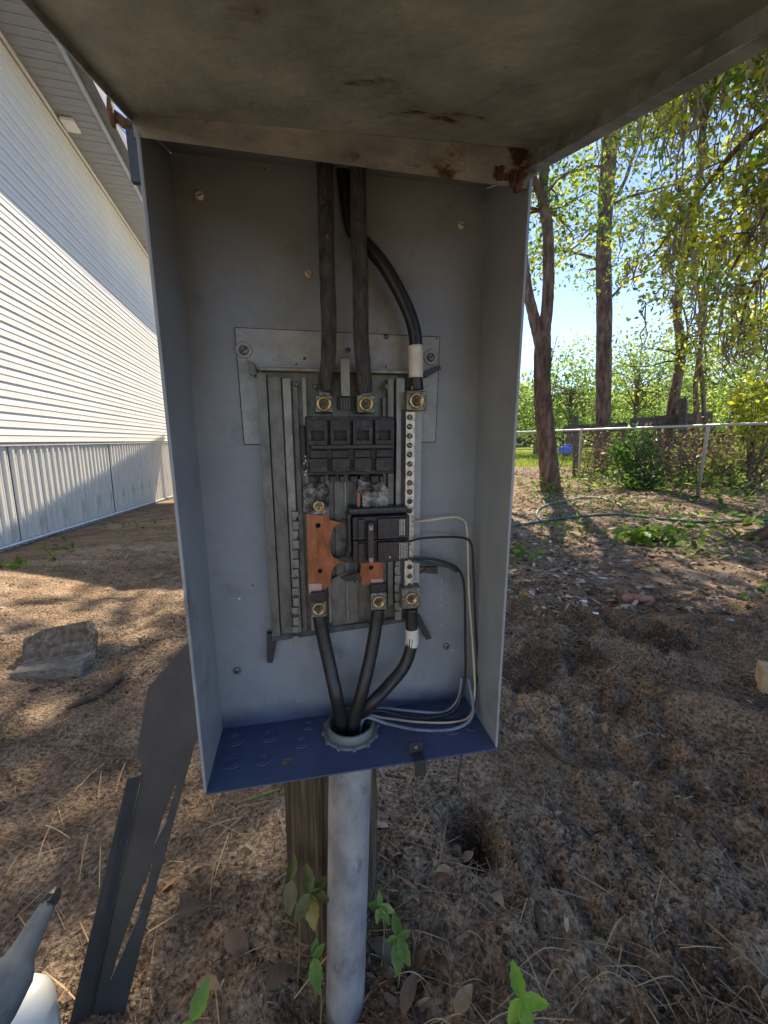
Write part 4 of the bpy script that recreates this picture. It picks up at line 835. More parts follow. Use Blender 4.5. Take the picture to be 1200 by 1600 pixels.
# ------------------------------------------------------------------ loose ground cover: litter, needles, clods, chips
def inframe_pts(n, x0, x1, y0, y1): return rng.uniform(x0,x1,n), rng.uniform(y0,y1,n)
def scatter(name, n, xr, yr, tv, tf, smin, smax, cols, m, tilt, up, label, cat='leaf litter', mask=None, aspect=None, var=.35, ypow=1.):
    x = rng.uniform(*xr, n); y = yr[0]+(yr[1]-yr[0])*rng.random(n)**ypow
    t = (x+2)*HN.x+y*HN.y; keep = (t > .02) & (np.abs(x) < .98*y+.25)
    if mask is not None: keep &= rng.random(n) < mask(x, y)
    x, y = x[keep], y[keep]; n = len(x); s_ = rng.uniform(smin, smax, n)
    S_ = np.stack([s_, s_*(rng.uniform(*aspect, n) if aspect else 1), s_], 1)
    pos = np.stack([x, y, gz(x,y)+up*s_], 1)
    o = soup(name, tv, tf, pos, rots(n, tilt), S_, pick(cols, n, var), M[m]); return tag(o, label, cat, kind='stuff')
LC = [(.36,.27,.19),(.25,.17,.11),(.48,.39,.29),(.15,.10,.07),(.56,.48,.38),(.30,.17,.10)]
mR = lambda x, y: sst(2.1, 2.9, y+.25*x+1.2*(fbm(x*2,y*2,2,101)-.5))
mL = lambda x, y: .25+.75*sst(.45,.65,fbm(x*2.3,y*2.3,3,102))
scatter('leaf_litter', 48000, (-.2,11), (2,13), LEAFV, LEAFF, .025, .07, LC, 'litter', .35, .12, 'thick brown leaf litter under the trees', mask=lambda x,y: mR(x,y)*(.5+.5*sst(.35,.6,fbm(x*1.2,y*1.2,3,104))), aspect=(.6,1.2), ypow=1.5)
scatter('leaf_litter', 2600, (-4,.3), (.5,10), LEAFV, LEAFF, .02, .06, LC, 'litter', .3, .12, 'scattered dead leaves on the soil left of the box', mask=lambda x,y: .1+.9*sst(.55,.68,fbm(x*1.3,y*1.3,3,103)), aspect=(.5,1))
scatter('leaf_litter', 1500, (-.7,1.4), (.38,1.6), LEAFV, LEAFF, .012, .035, LC, 'litter', .5, .15, 'small dead leaves on the soil round the post', mask=lambda x,y: .15+.85*np.exp(-((x+.02)/.35)**2-((y-.5)/.3)**2), aspect=(.4,.9))
NV = [(-.5,-.006,0),(.0,-.007,.03),(.5,-.004,0),(.5,.004,0),(.0,.007,.03),(-.5,.006,0)]; NF = [(0,1,4,5),(1,2,3,4)]
NC = [(.34,.19,.09),(.26,.15,.08),(.42,.28,.16),(.2,.11,.06)]
scatter('pine_needles', 26000, (-3,2.5), (.35,4), NV, NF, .03, .10, NC, 'needle', .18, .05, 'pine needles strewn over the soil', 'pine needles', mask=lambda x,y: .12+.88*sst(.42,.62,fbm(x*2.5,y*2.5,3,105))*(1-.55*sst(.2,.5,x)), ypow=1.6)
scatter('pine_needles', 700, (-.9,1.5), (.38,1.7), [(a_,b_*1.6,c_*1.5) for a_,b_,c_ in NV], NF, .04, .12, [(.42,.26,.13),(.34,.2,.1),(.5,.36,.2),(.24,.14,.08)], 'needle', .22, .06, 'long orange brown pine needles on the soil near the post', 'pine needles', mask=lambda x,y: .2+.8*sst(.45,.62,fbm(x*3+2,y*3,3,120)), ypow=1.4)
CH = [(-.5,-.3,0),(.5,-.25,.1),(.45,.3,0),(-.45,.25,.12),(0,0,.35)]; CHF = [(0,1,4),(1,2,4),(2,3,4),(3,0,4)]
scatter('wood_chips', 42000, (-2.5,2.4), (.35,3.2), CH, CHF, .003, .012, [(.34,.24,.15),(.24,.16,.10),(.14,.09,.06),(.48,.38,.27),(.07,.05,.04),(.05,.035,.028),(.2,.14,.1)], 'crumb', .5, .1, 'fine wood chips and bark bits on the soil', 'wood chips', aspect=(.25,.7), ypow=1.5,
        mask=lambda x,y: (.1+.9*sst(.4,.6,fbm(x*3.5,y*3.5,3,106)))*(.2+.8*sst(.40,.55,fbm(x*1.7+4, y*2.3, 3, 23))))
phi = (1+5**.5)/2; IV = np.array([(-1,phi,0),(1,phi,0),(-1,-phi,0),(1,-phi,0),(0,-1,phi),(0,1,phi),(0,-1,-phi),(0,1,-phi),(phi,0,-1),(phi,0,1),(-phi,0,-1),(-phi,0,1)])/1.9
IF = [(0,11,5),(0,5,1),(0,1,7),(0,7,10),(0,10,11),(1,5,9),(5,11,4),(11,10,2),(10,7,6),(7,1,8),(3,9,4),(3,4,2),(3,2,6),(3,6,8),(3,8,9),(4,9,5),(2,4,11),(6,2,10),(8,6,7),(9,8,1)]
IV = IV*(1+rng.uniform(-.25,.25,(12,1)))
DC = [(.22,.165,.115),(.15,.11,.078),(.32,.24,.17),(.09,.066,.05),(.40,.28,.17)]
scatter('soil_clods', 20000, (-.7,2.2), (.38,2.4), IV, IF, .0008, .0038, DC, 'crumb', .8, .2, 'loose clods of dark earth round the box', 'soil', aspect=(.6,1.2), ypow=1.5,
        mask=lambda x,y: (.15+.85*sst(.0,.3,x))*sst(.42,.6,fbm(x*5,y*5,3,107)))
scatter('soil_clods', 14000, (-2.5,.2), (.38,3), IV, IF, .001, .005, [(.24,.16,.10),(.36,.25,.16),(.12,.08,.055)], 'crumb', .8, .2, 'small earth crumbs on the soil left of the box', 'soil', aspect=(.6,1.2), ypow=1.4, mask=lambda x,y: sst(.42,.62,fbm(x*5,y*5,3,108)))
FV = [(-.5,0,0),(-.15,-.012,.10),(.2,.012,.12),(.5,0,0),(.2,.05,.10),(-.15,.03,.08)]
scatter('root_fibres', 30000, (-1.2,2.0), (.36,2.4), FV, [(0,1,5),(1,2,4,5),(2,3,4)], .010, .035, [(.38,.24,.13),(.22,.14,.08),(.1,.07,.05),(.06,.045,.035),(.48,.36,.24)], 'crumb', .35, .05, 'short roots and bark fibres in the soil', 'root fibres', ypow=1.5,
        mask=lambda x,y: .25+.75*sst(.42,.6,fbm(x*4,y*4,3,109)))
IV2 = IV*(1+rng.uniform(-.35,.35,(12,1)))
mC = lambda x,y: sst(.50,.64,fbm(x*6,y*8,4,111))*(.1+.9*sst(-.15,.35,x))
scatter('crumbly_soil', 30000, (-.5,2.0), (.38,2.0), IV2, IF, .0015, .0065, [(.20,.145,.10),(.14,.10,.07),(.27,.20,.14),(.085,.062,.045),(.18,.13,.09)], 'crumb', .9, .1, 'crumbly lumps of dug earth right of the post', 'soil', aspect=(.5,1.2), ypow=1.4, mask=mC)
# long dry stems, arched, lower right
st_ = MB()
for k in range(55):
    x = random.uniform(-.5,1.3); y = random.uniform(.42,1.5)
    if random.random() < .55: x = random.gauss(.33,.13); y = random.gauss(.52,.06)
    a_ = random.uniform(0,6.28); l_ = random.uniform(.05,.16); h_ = random.uniform(.002,.03); z = gzs(x,y)
    x2, y2 = x+l_*math.cos(a_), y+l_*math.sin(a_)*.6
    st_.tube(spline([(x,y,z),((x+x2)/2+random.uniform(-.01,.01),(y+y2)/2,z+h_+.006),(x2,y2,gzs(x2,y2)+.002)],4), [.0009]*9, 4, cap=False)
tag(st_.build('dry_stems', M['needle2'] if 'needle2' in M else M['twigp'] if 'twigp' in M else mat('dry_straw', [(.25,.17,.09),(.38,.27,.15)], 30, .7), None), 'tangle of thin dry stems on the soil', 'dry stems', kind='stuff')

# low green weeds
def weeds(name, centres, label, n=26, size=(.04,.09), cols=((.13,.25,.03),(.2,.33,.05),(.08,.17,.03)), spread=.16, hgt=.12):
    pos = []; 
    for x, y in centres:
        for k in range(n): pos.append((x+random.gauss(0,spread), y+random.gauss(0,spread), 0))
    pos = np.array(pos); pos[:,2] = gz(pos[:,0],pos[:,1])+rng.uniform(.01,hgt,len(pos)); N = len(pos)
    return tag(soup(name, LEAFV, LEAFF, pos, rots(N,.6), np.stack([rng.uniform(*size,N)]*3,1), pick(cols,N,.3), M['leaf']), label, 'plant', kind='stuff')
def gpx(*l): return [(G(x,y).x, G(x,y).y) for x,y in l]
for nm, pts, lab, kw in (
    ('leafy_weed', gpx((1015,845),(1035,842),(1000,842)), 'bright green broad-leaved weed in front of the hose', dict(n=30,size=(.08,.16),spread=.10)),
    ('leafy_weed', gpx((822,880),(818,885)), 'yellow green weed at the right edge of the box', dict(n=14,size=(.05,.1),spread=.06)),
    ('leafy_weed', gpx((900,822),(880,825),(945,825)), 'sparse green weeds by the hose near the tree', dict(n=12,size=(.05,.1),spread=.16)),
    ('leafy_weed', gpx((1100,820),(1140,815),(1180,820)), 'patch of green weeds by the hose at the right edge', dict(n=34,size=(.05,.12),spread=.25)),
    ('leafy_weed', gpx((1160,950),(1195,930)), 'small dark green weed near the root flare', dict(n=14,size=(.03,.06),spread=.04)),
    ('leafy_weed', gpx((895,845),(870,838)), 'small weed between hose and leaf litter', dict(n=10,size=(.04,.08),spread=.08)),
    ('leafy_weed', gpx((930,765),(960,770),(905,765),(980,765)), 'tall green weeds at the foot of the first fence post', dict(n=60,size=(.06,.14),spread=.3,hgt=.35)),
    ('leafy_weed', gpx((1060,775),(1120,785),(1160,775),(1190,790)), 'green weeds along the fence at the second post', dict(n=70,size=(.06,.14),spread=.35,hgt=.35)),
    ('leafy_weed', gpx((815,755),(830,765)), 'low weeds left of the forked tree', dict(n=40,size=(.05,.1),spread=.25,hgt=.12)),
    ('leafy_weed', gpx((870,770),(850,775)), 'green shoots at the foot of the forked tree', dict(n=40,size=(.05,.1),spread=.15,hgt=.3)),
    ('leafy_weed', gpx((900,795),(930,800),(970,795),(1010,800)), 'band of small green weeds just behind the hose', dict(n=70,size=(.03,.08),spread=.35,hgt=.16)),
    ('leafy_weed', gpx((1080,835),(1130,850),(1180,840),(1060,860)), 'spreading green weeds in front of the hose at the right', dict(n=45,size=(.04,.10),spread=.25,hgt=.08)),
    ('leafy_weed', gpx((1040,770),(1100,760),(1180,755),(980,760)), 'tall leafy undergrowth along the foot of the fence', dict(n=160,size=(.04,.11),spread=.5,hgt=.5)),
    ('leafy_weed', gpx((90,870),(55,905),(95,882)), 'small green tuft on the soil before the skirting', dict(n=12,size=(.03,.07),spread=.08,hgt=.05)),
    ('leafy_weed', gpx((205,820),(240,835)), 'low green weeds near the box on the left', dict(n=20,size=(.03,.07),spread=.15,hgt=.04)),
    ('leafy_weed', gpx((10,910),(3,915)), 'small green weed at the left edge', dict(n=10,size=(.03,.06),spread=.05,hgt=.04))):
    weeds(nm, pts, lab, **kw)

# ------------------------------------------------------------------ fence
A0 = Vector((5.49,3.76,0)); AD = Vector((-.63,2.66,0)); FH = 1.10
fence = tag(empty('chain_link_fence', loc=A0), 'galvanised chain link fence with a top rail running back on the right', 'fence')
npst = 6; rl = MB()
rl.tube([(AD*k*.5+Vector((0,0,FH))) for k in range(0, 2*npst-1)], .021, 10); rl.build('top_rail', M['galv'], fence, smooth=True)
pm = None
for k in range(npst):
    if pm is None: pm = o = MB().lathe([(.026,-.2),(.026,FH-.03),(.03,FH-.02),(.03,FH+.01),(.012,FH+.025)], seg=14).build('fence_post', M['galv'], fence, smooth=True)
    else: o = pm.copy(); C.objects.link(o)
    o.location = AD*k; o.rotation_euler = (random.uniform(-.02,.02), random.uniform(-.02,.03), 0)
wr = MB(); Ltot = AD.length*(npst-1); fd = AD.normalized(); stp = .075; hh_ = FH-.04
k = -hh_
while k < Ltot:
    for sgn in (1,-1):
        a_, b_ = (k, .03), (k+hh_, hh_)
        if sgn < 0: a_, b_ = (k+hh_, .03), (k, hh_)
        p_, q_ = a_, b_
        def clampx(p, q):
            (x0,z0),(x1,z1) = p, q
            if x0 < 0: z0 += (z1-z0)*(0-x0)/(x1-x0); x0 = 0
            if x1 < 0: z1 += (z0-z1)*(0-x1)/(x0-x1); x1 = 0
            if x0 > Ltot: z0 += (z1-z0)*(Ltot-x0)/(x1-x0); x0 = Ltot
            if x1 > Ltot: z1 += (z0-z1)*(Ltot-x1)/(x0-x1); x1 = Ltot
            return (x0,z0),(x1,z1)
        p_, q_ = clampx(p_, q_); wr.tube([fd*p_[0]+Vector((0,0,p_[1])), fd*q_[0]+Vector((0,0,q_[1]))], .0016, 3, cap=False)
    k += stp
tag(wr.build('wire_mesh', M['wire'], fence), kind='stuff')
# old broken board fence behind
bf = tag(empty('board_fence', loc=P(895,738,11)), 'old grey wooden fence with a fallen rail behind the chain link', 'fence'); bl = bf.location
def bpt(px,py,d): return P(px,py,d)-bl
for px0,py0,px1,py1,d0,d1,r_ in ((881,672,985,661,11,10.6,.11),(985,663,1121,642,10.6,10.2,.15)):
    a_, b_ = bpt(px0,py0,d0), bpt(px1,py1,d1); dd = (b_-a_); up_ = Vector((0,0,1))
    mx = Matrix((( dd.x,0,0,a_.x),(dd.y,1,0,a_.y),(dd.z,0,1,a_.z),(0,0,0,1)))
    MB().box((0,-.02,-r_),(1,.02,r_)).build('rail_board', M['oldwood'], bf, mtx=mx)
for px,py0,py1,d,w_ in ((899,650,745,11,.07),(1067,622,765,10.3,.10),(1030,655,765,10.5,.05),(975,665,765,10.6,.06)):
    a_, b_ = bpt(px,py1,d), bpt(px,py0,d); MB().tube([a_,b_], w_, 6, wob=.1).build('fence_post', M['oldwood'], bf)
MB().box((-.3,-.2,-.15),(.3,.2,.15)).box((-.12,-.1,.15),(.2,.12,.24)).build('blue_container', M['bluebin'], None, bevel=.04).location = P(885,703,19)
tag(bpy.data.objects['blue_container'], 'blue plastic container on the sunny lawn beyond the fence', 'container')

# ------------------------------------------------------------------ trees
def trunk_tube(mb, pts, r0, r1, sides=14, wob=.06, flare=0):
    p = spline(pts, 8); n = len(p); rr = [r0+(r1-r0)*k/(n-1) for k in range(n)]
    if flare:
        for k in range(min(6,n)): rr[k] *= 1+flare*(1-k/6)**2
    mb.tube(p, rr, sides, wob=wob); return p
def branches(mb, starts, n, length, droop, r, rnd, sub=2):
    """random wandering limbs; returns tip points for leaves"""
    tips = []
    for s in range(n):
        p = Vector(rnd.choice(starts)); a_ = rnd.uniform(0,6.28); d = Vector((math.cos(a_), math.sin(a_), rnd.uniform(-.1,.6))).normalized(); ln = length*rnd.uniform(.5,1.1)
        pts = [p]
        for k in range(5):
            d = (d+Vector((rnd.uniform(-.35,.35), rnd.uniform(-.35,.35), rnd.uniform(-.3,.25)-droop))).normalized(); p = p+d*ln/5; pts.append(p)
        mb.tube(pts, [r*(1-.16*k) for k in range(6)], 5, cap=False)
        for q in pts[2:]:
            tips.append(q)
            for _ in range(sub):
                d2 = Vector((rnd.uniform(-1,1), rnd.uniform(-1,1), rnd.uniform(-.7,.6)))*ln*.28; mb.tube([q, q+d2*.5+Vector((0,0,.03)), q+d2], [r*.35,r*.22,r*.1], 4, cap=False); tips += [q+d2*.5, q+d2]
    return tips
def crown(tips, per, spread, size, cols, parent, name='crown', var=.3):
    t = np.array([tuple(q) for q in tips]); N = len(t)*per
    pos = np.repeat(t, per, 0)+rng.normal(0, spread, (N,3)); cl_ = np.repeat(pick(cols, len(t), .15), per, 0)*(1+rng.uniform(-var,var,(N,1)))
    return soup(name, QL, QF, pos, rots(N, full=True), rng.uniform(*size, N), np.clip(cl_,0,1), M['leaf'], parent)
YL = [(.40,.46,.04),(.52,.52,.07),(.26,.38,.04),(.16,.28,.04)]; GL = [(.13,.25,.05),(.2,.33,.07),(.09,.18,.04)]; PG = [(.30,.43,.12),(.40,.52,.16),(.22,.34,.10)]
def tree(name, base, height, tr, crown_c, crown_r, ntips, per, size, cols, label, seed, bark='bark', moss=0, spread=.3, group=None, trunkpts=None):
    rnd = random.Random(seed); bx_, by_ = base; bz_ = gzs(bx_,by_)
    root = tag(empty(name, loc=(bx_,by_,bz_)), label, 'tree', group); tm = MB()
    pts = trunkpts or [(0,0,-.2),(rnd.uniform(-.1,.1),rnd.uniform(-.1,.1),height*.3),(rnd.uniform(-.2,.2),0,height*.6),(crown_c[0]*.6,crown_c[1]*.6,height*.92)]
    tp = trunk_tube(tm, pts, tr, tr*.4, 10, .08, .5); starts = tp[len(tp)//2:]
    tips = []
    for k in range(ntips):
        u_ = Vector((rnd.gauss(0,1),rnd.gauss(0,1),rnd.gauss(0,1))).normalized()*rnd.uniform(.35,1)**.5
        q = Vector((crown_c[0]+u_.x*crown_r[0], crown_c[1]+u_.y*crown_r[1], crown_c[2]+u_.z*crown_r[2])); tips.append(q)
        if k % 3 == 0:
            s_ = Vector(rnd.choice(starts)); m_ = (s_+q)/2+Vector((rnd.uniform(-.3,.3),rnd.uniform(-.3,.3),rnd.uniform(0,.5))); tm.tube(spline([s_,m_,q],3), [tr*.22,tr*.19,tr*.15,tr*.12,tr*.09,tr*.06,tr*.03], 5, cap=False)
    tm.build('trunk', M[bark], root, smooth=True)
    crown(tips, per, spread, size, cols, root)
    return root
# forked tree inside the fence
d1 = 7.5; fb = P(858,765,d1); root = tag(empty('forked_tree', loc=(fb.x,fb.y,0)), 'brown forked tree just inside the fence, nearest the box', 'tree')
o_ = Vector((fb.x,fb.y,0)); tm = MB()
T = lambda px,py,d=d1: P(px,py,d)-o_
trunk_tube(tm, [T(866,790),T(860,760),T(857,720),T(851,660),T(847,590),T(848,520)], .185, .13, 16, .05, .35)
l1 = trunk_tube(tm, [T(848,535),T(855,480),T(857,420),T(856,360),T(848,310),T(850,265)], .105, .075, 12, .05)
l2 = trunk_tube(tm, [T(846,545),T(835,500),T(824,450),T(815,380),T(805,300)], .10, .06, 12, .05)
l3 = trunk_tube(tm, [T(850,320),T(842,300),T(832,270,7.3),T(820,200,7)], .07, .04, 8, .05)
rnd = random.Random(3); up = [P(x,y,d1)-o_ for x,y in ((850,240),(845,150),(830,60),(840,-60))]
l4 = trunk_tube(tm, [T(850,270)]+up, .085, .04, 8, .05)
tips = branches(tm, l4+l2[20:], 14, 2.2, .0, .03, rnd); tips2 = branches(tm, [T(856,330),T(857,300),T(850,290)], 5, 1.3, .05, .018, rnd, 1)
tm.build('trunk', M['bark'], root, smooth=True); crown(tips, 22, .28, (.06,.12), GL+YL, root); crown(tips2, 7, .16, (.045,.09), YL+GL, root)
mb = MB()
for k in range(26): y_ = random.uniform(580,760); x_ = np.interp(y_,[520,765],[848,860])+random.uniform(-16,16); a_ = T(x_,y_,d1-.2); mb.tube(spline([a_, a_+Vector((random.uniform(-.1,.1),-.05,random.uniform(.2,.4))), a_+Vector((random.uniform(-.1,.1),0,random.uniform(.4,.8)))],4), .006, 4, cap=False)
mb.build('dead_vine', M['twig'], root)
# tall pine beyond the fence
d2 = 11.5; fb = P(940,738,d2); root = tag(empty('tall_pine', loc=(fb.x,fb.y,0)), 'tall straight dark pine trunk behind the fence', 'tree'); o_ = Vector((fb.x,fb.y,0)); T = lambda px,py,d=d2: P(px,py,d)-o_
tm = MB(); tk = trunk_tube(tm, [T(938,760),T(941,700),T(943,600),T(944,480),T(943,400),T(947,300),T(953,215),T(957,60),T(960,-200)], .20, .16, 16, .05, .3)
rnd = random.Random(8); trunk_tube(tm, [T(948,330),T(975,285),T(990,240),T(1005,190)], .05, .03, 6); trunk_tube(tm, [T(950,325),T(925,360),T(900,385),T(870,400)], .04, .015, 6)
trunk_tube(tm, [T(944,425),T(930,420),T(915,422)], .04, .01, 6); trunk_tube(tm, [T(950,470),T(980,440),T(1010,425),T(1040,400)], .035, .012, 6)
tips = branches(tm, tk[30:], 12, 3.0, .03, .045, rnd)
tm.build('trunk', M['pinebark'], root, smooth=True); crown(tips, 22, .35, (.07,.16), GL+YL, root)
# leaning thin tree
d3 = 10.8; fb = P(1045,760,d3); root = tag(empty('leaning_tree', loc=(fb.x,fb.y,0)), 'thin leaning dark tree behind the fence, between pine and second post', 'tree'); o_ = Vector((fb.x,fb.y,0)); T = lambda px,py,d=d3: P(px,py,d)-o_
tm = MB(); tk = trunk_tube(tm, [T(1036,770),T(1044,690),T(1050,640),T(1062,570),T(1063,530),T(1058,480),T(1070,400),T(1090,300),T(1100,180)], .14, .07, 10, .08)
rnd = random.Random(12); tips = branches(tm, tk[24:], 10, 2.0, .0, .03, rnd); trunk_tube(tm, [T(1062,560),T(1075,520),T(1068,480)], .05,.02,6)
tm.build('trunk', M['bark'], root, smooth=True); crown(tips, 9, .3, (.06,.13), GL+YL, root)
d4 = 9.8; fb = P(1085,745,d4); root = tag(empty('thin_tree', loc=(fb.x,fb.y,0)), 'slender twin-stemmed tree right of the leaning one', 'tree'); o_ = Vector((fb.x,fb.y,0)); T = lambda px,py,d=d4: P(px,py,d)-o_
tm = MB(); a_ = trunk_tube(tm, [T(1085,770),T(1088,640),T(1087,600),T(1098,520),T(1105,460),T(1120,380)], .06, .035, 7, .08); b_ = trunk_tube(tm, [T(1098,770),T(1100,640),T(1094,560),T(1096,500),T(1085,420)], .055, .03, 7, .08)
tips = branches(tm, a_[12:]+b_[12:], 8, 1.4, .0, .02, random.Random(5)); tm.build('trunk', M['bark'], root, smooth=True); crown(tips, 6, .25, (.06,.11), GL+YL, root)
# near tree just out of frame on the right, its root flare and overhanging limbs in frame
nb_ = Vector((3.95,3.5,0)); root = tag(empty('overhanging_tree', loc=nb_), 'leafy tree at the right edge with root flare and mossy overhanging limbs', 'tree'); o_ = nb_
T = lambda px,py,d: P(px,py,d)-o_
tm = MB(); tk = trunk_tube(tm, [(0,0,-.15),(.02,0,.4),(.08,.05,1.4),(.05,.2,2.6),(-.05,.4,4.0),(0,.6,6.0)], .30, .16, 20, .05, .9)
for an,l_ in ((185,.75),(215,.6),(160,.7),(250,.6),(120,.5)):
    a_ = R(an); tm.tube(spline([(0,0,.32),(.3*math.cos(a_),.3*math.sin(a_),.13),(l_*math.cos(a_),l_*math.sin(a_),-.03)],5), [.2-.015*k for k in range(11)], 10, wob=.06)
rnd = random.Random(21); limbs = []
for px0,py0,dd0,px1,py1,dd1,r_ in ((1260,60,4.4,960,215,7.6,.05),(1250,150,4.6,1020,400,6.5,.045),(1260,260,4.6,1110,480,6.0,.04),(1280,20,4.2,1090,150,5.5,.05),(1260,330,4.5,1150,560,5.2,.03),(1240,-60,4.6,1000,120,6.0,.05),(1250,200,4.8,1180,420,6.6,.035),(1240,-80,4.6,1130,40,7.0,.05)):
    a_, b_ = T(px0,py0,dd0), T(px1,py1,dd1); m1 = a_*.66+b_*.34+Vector((0,0,.18)); m2 = a_*.33+b_*.67+Vector((rnd.uniform(-.2,.2),0,.22))
    root_at = min(tk, key=lambda q: (q-a_).length); s_ = trunk_tube(tm, [root_at, a_, m1, m2, b_], r_*1.2, r_*.25, 7, .08); limbs += s_[8:]
tips = branches(tm, limbs, 85, .9, .10, .010, rnd, 2)
for px,py,r_,n_, in ((1170,130,60,26),(1090,200,60,22),(1150,260,60,18),(1190,300,40,12),(1040,300,70,9),(1060,420,60,8),(1120,520,60,9),(1180,470,40,9),(1180,620,25,10)):
    for k in range(n_): tips.append(T(rnd.gauss(px,r_*.6), rnd.gauss(py,r_*.6), rnd.uniform(5,7)))
tm.build('trunk', M['bark'], root, smooth=True)
NY = [(.58,.62,.06),(.72,.68,.09),(.42,.56,.06),(.52,.56,.09),(.14,.28,.05),(.55,.48,.14)]
tips_in = [q for q in tips]
crown(tips_in, 9, .12, (.045,.105), NY, root)
ms = MB(); rnd = random.Random(31)
for k in range(520):
    q = Vector(rnd.choice(limbs+tips)); l_ = rnd.uniform(.15,.9)*rnd.random()+.1; x_, y_ = rnd.gauss(0,.08), rnd.gauss(0,.08)
    for s_ in range(2):
        p0_ = q+Vector((x_+rnd.gauss(0,.02), y_+rnd.gauss(0,.02), 0)); pts = [p0_+Vector((rnd.gauss(0,.012)*j, rnd.gauss(0,.012), -l_*j/5)) for j in range(6)]
        ms.tube(pts, [.006,.012,.011,.009,.006,.002], 3, cap=False, wob=.4)
tag(ms.build('hanging_moss', M['moss'], root), kind='stuff')
# trees whose crowns stand behind and above the open lid; they shade the foreground
sg = 'tall trees standing behind the box'
tree('shade_tree', (.9,11.0), 8.2, .22, (.5,-2.2,8.0), (1.9,.85,.7), 100, 22, (.12,.24), GL, 'tall tree behind the box with a spreading crown', 41, group=sg, spread=.3)
tree('shade_tree', (2.2,9.8), 8.4, .24, (.3,-1.3,8.3), (1.3,1.0,.8), 100, 18, (.12,.24), GL, 'tall tree behind the right side of the box', 42, group=sg, spread=.3)
# bush in front of fence, brambles, background trees
def bush(name, px, py, d, r, n, cols, label, size=(.06,.12), stems=True):
    c = P(px,py,d); root = tag(empty(name, loc=(c.x,c.y,0)), label, 'bush'); cz = c.z; tips = []; tm = MB(); rnd = random.Random(int(px))
    for k in range(n):
        u_ = Vector((rnd.gauss(0,1),rnd.gauss(0,1),rnd.gauss(0,1))).normalized()*rnd.uniform(.3,1)**.5; tips.append(Vector((u_.x*r[0],u_.y*r[1],cz+u_.z*r[2])))
        if k%5 == 0: tm.tube(spline([(rnd.uniform(-.08,.08),0,-.05),(u_.x*r[0]*.4,u_.y*r[1]*.4,cz*.6),tips[-1]],3), [.016-.002*j for j in range(7)], 4, cap=False)
    tm.build('stems', M['twig'], root); crown(tips, 12, .09, size, cols, root, 'foliage'); return root
bush('green_bush', 988,705,8.0,(.38,.35,.36),70,[(.06,.14,.03),(.09,.19,.04),(.16,.28,.06)],'dense dark green bush in front of the fence, left of centre')
bush('green_bush', 1000,748,7.8,(.35,.3,.18),50,[(.05,.12,.03),(.08,.17,.04)],'low dark green shoots under the dense bush')
bush('yellow_bush', 1190,640,6.6,(.38,.4,.55),80,[(.4,.42,.04),(.3,.36,.04)],'sunlit yellow green bush at the right edge above the fence rail')
bush('yellow_bush', 1165,725,7.4,(.8,.5,.35),110,[(.32,.36,.06),(.2,.28,.05),(.25,.16,.08)],'sunlit weeds behind the fence at the right edge')
def bramble(px, py, d, r, n, label, m='twig'):
    c = P(px,py,d); rnd = random.Random(int(px*7)); mb = MB(); root = tag(empty('dry_bramble', loc=(c.x,c.y,0)), label, 'bramble')
    for k in range(n):
        p = Vector((rnd.uniform(-r,r),rnd.uniform(-.3,.3),0)); pts = [p]; d_ = Vector((rnd.uniform(-.5,.5),rnd.uniform(-.3,.3),1))
        for j in range(6): d_ = (d_+Vector((rnd.uniform(-.6,.6),rnd.uniform(-.4,.4),rnd.uniform(-.55,.2)))).normalized(); p = p+d_*rnd.uniform(.12,.28); pts.append(p)
        mb.tube(pts, [.007,.006,.006,.005,.004,.003,.002], 3, cap=False)
    mb.build('canes', M[m], root)
    t_ = [(rnd.uniform(-r,r), rnd.uniform(-.3,.3), rnd.uniform(.05,1.1)) for _ in range(n)]; crown(t_, 5, .12, (.04,.09), [(.22,.12,.06),(.28,.17,.09),(.15,.2,.05)], root, 'dry_leaves')
bramble(955,700,9.6,.7,110,'brown dry brambles at the foot of the pine'); bramble(1060,700,9.0,.8,150,'brown dry tangle behind the dense bush'); bramble(1140,690,7.9,.9,170,'reddish dry brambles right of the second fence post'); bramble(1105,720,9.6,.8,90,'dry vines under the thin tree')
bgp = 'trees beyond the lawn'
k = 0
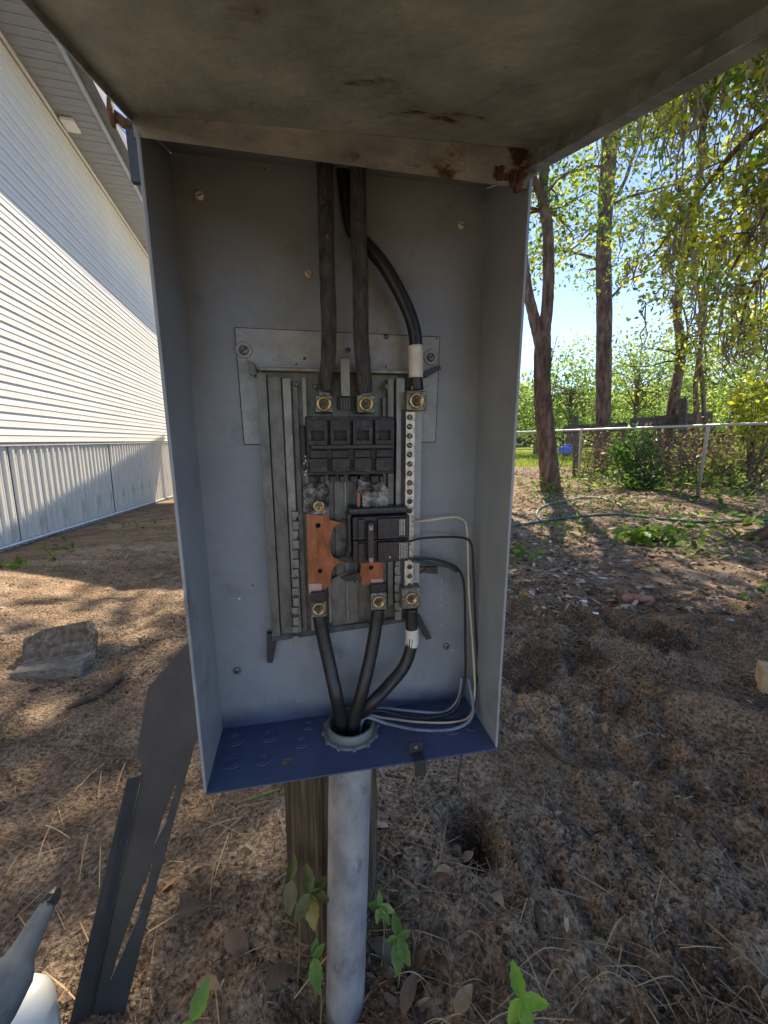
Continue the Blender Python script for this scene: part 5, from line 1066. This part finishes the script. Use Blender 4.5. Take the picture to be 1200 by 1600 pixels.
for px, d, top, r_, cols, lab in (
    (700,30,560,3.0,PG,'pale green far tree hidden mostly by the box'),(790,24,600,2.2,PG,'low green tree far behind the fence left'),(838,27,585,2.4,PG,'pale green round tree far behind the forked tree'),
    (885,22,565,2.3,GL,'mid green tree between forked tree and pine'),(905,30,520,3.6,PG,'pale tall tree left behind the pine'),(985,24,515,3.0,PG,'airy green tree right behind the pine'),
    (1020,33,540,3.8,GL,'green tree far behind the dense bush'),(1085,28,500,3.4,PG,'pale tree behind the thin twin stems'),(1140,24,440,3.4,PG,'tall pale green tree near the right edge'),
    (1200,20,400,3.4,PG,'large pale green tree at the right edge'),(1290,20,330,3.6,GL,'tree beyond the right edge of the view'),(1150,34,500,4.0,YL,'yellow green tree far at the right'),(1040,42,590,4.5,YL,'sunlit far tree low above the fence'),(940,45,600,5,YL,'sunlit far trees low behind the pine'),(850,44,625,5,PG,'farthest tree above the sunny lawn'),(560,34,540,3.6,GL,'far tree standing behind the box, near the middle'),(430,40,520,4.2,PG,'far tree standing behind the box, towards the home')):
    c = P(px,700,d); tz = P(px,top,d).z; rz_ = max(1.2,(tz-.8)/2*.95); rnd = random.Random(100+k)
    tree('background_tree', (c.x,c.y), tz*.75, .16, (0,0,tz-rz_), (r_,r_*.8,rz_), 120, 17, (d*.005,d*.0115), cols, lab, 100+k, group=bgp, spread=.03*r_+.28); k += 1
# far wood closing the horizon
N = 42000; ang = rng.uniform(-.9,1.45,N); dist = rng.uniform(60,95,N); hh2 = (5+5*fbm(ang*14,dist*.02,4,201))*rng.random(N)**.6
soup_ = soup('far_wood', QL, QF, np.stack([np.sin(ang)*dist,np.cos(ang)*dist,hh2],1), rots(N,full=True), rng.uniform(.9,1.9,N), pick([(.07,.13,.04),(.11,.18,.05),(.05,.10,.03)],N,.3), M['leaf'])
tag(soup_, 'distant green wood along the horizon', 'wood', kind='stuff')
# lawn blades beyond the fence
N = 30000; x = rng.uniform(0,22,N); y = rng.uniform(13.5,32,N)
GB = [(-.25,0,0),(.25,0,0),(.1,.1,1),(-.1,.1,1)]
tag(soup('lawn_grass', GB, [(0,1,2,3)], np.stack([x,y,gz(x,y)-.01],1), rots(N,.25), np.stack([rng.uniform(.04,.1,N),rng.uniform(.04,.1,N),rng.uniform(.05,.11,N)],1), pick([(.25,.36,.04),(.3,.4,.05),(.18,.28,.03)],N,.2), M['leaf']), 'sunlit lawn beyond the fence', 'grass', kind='stuff')
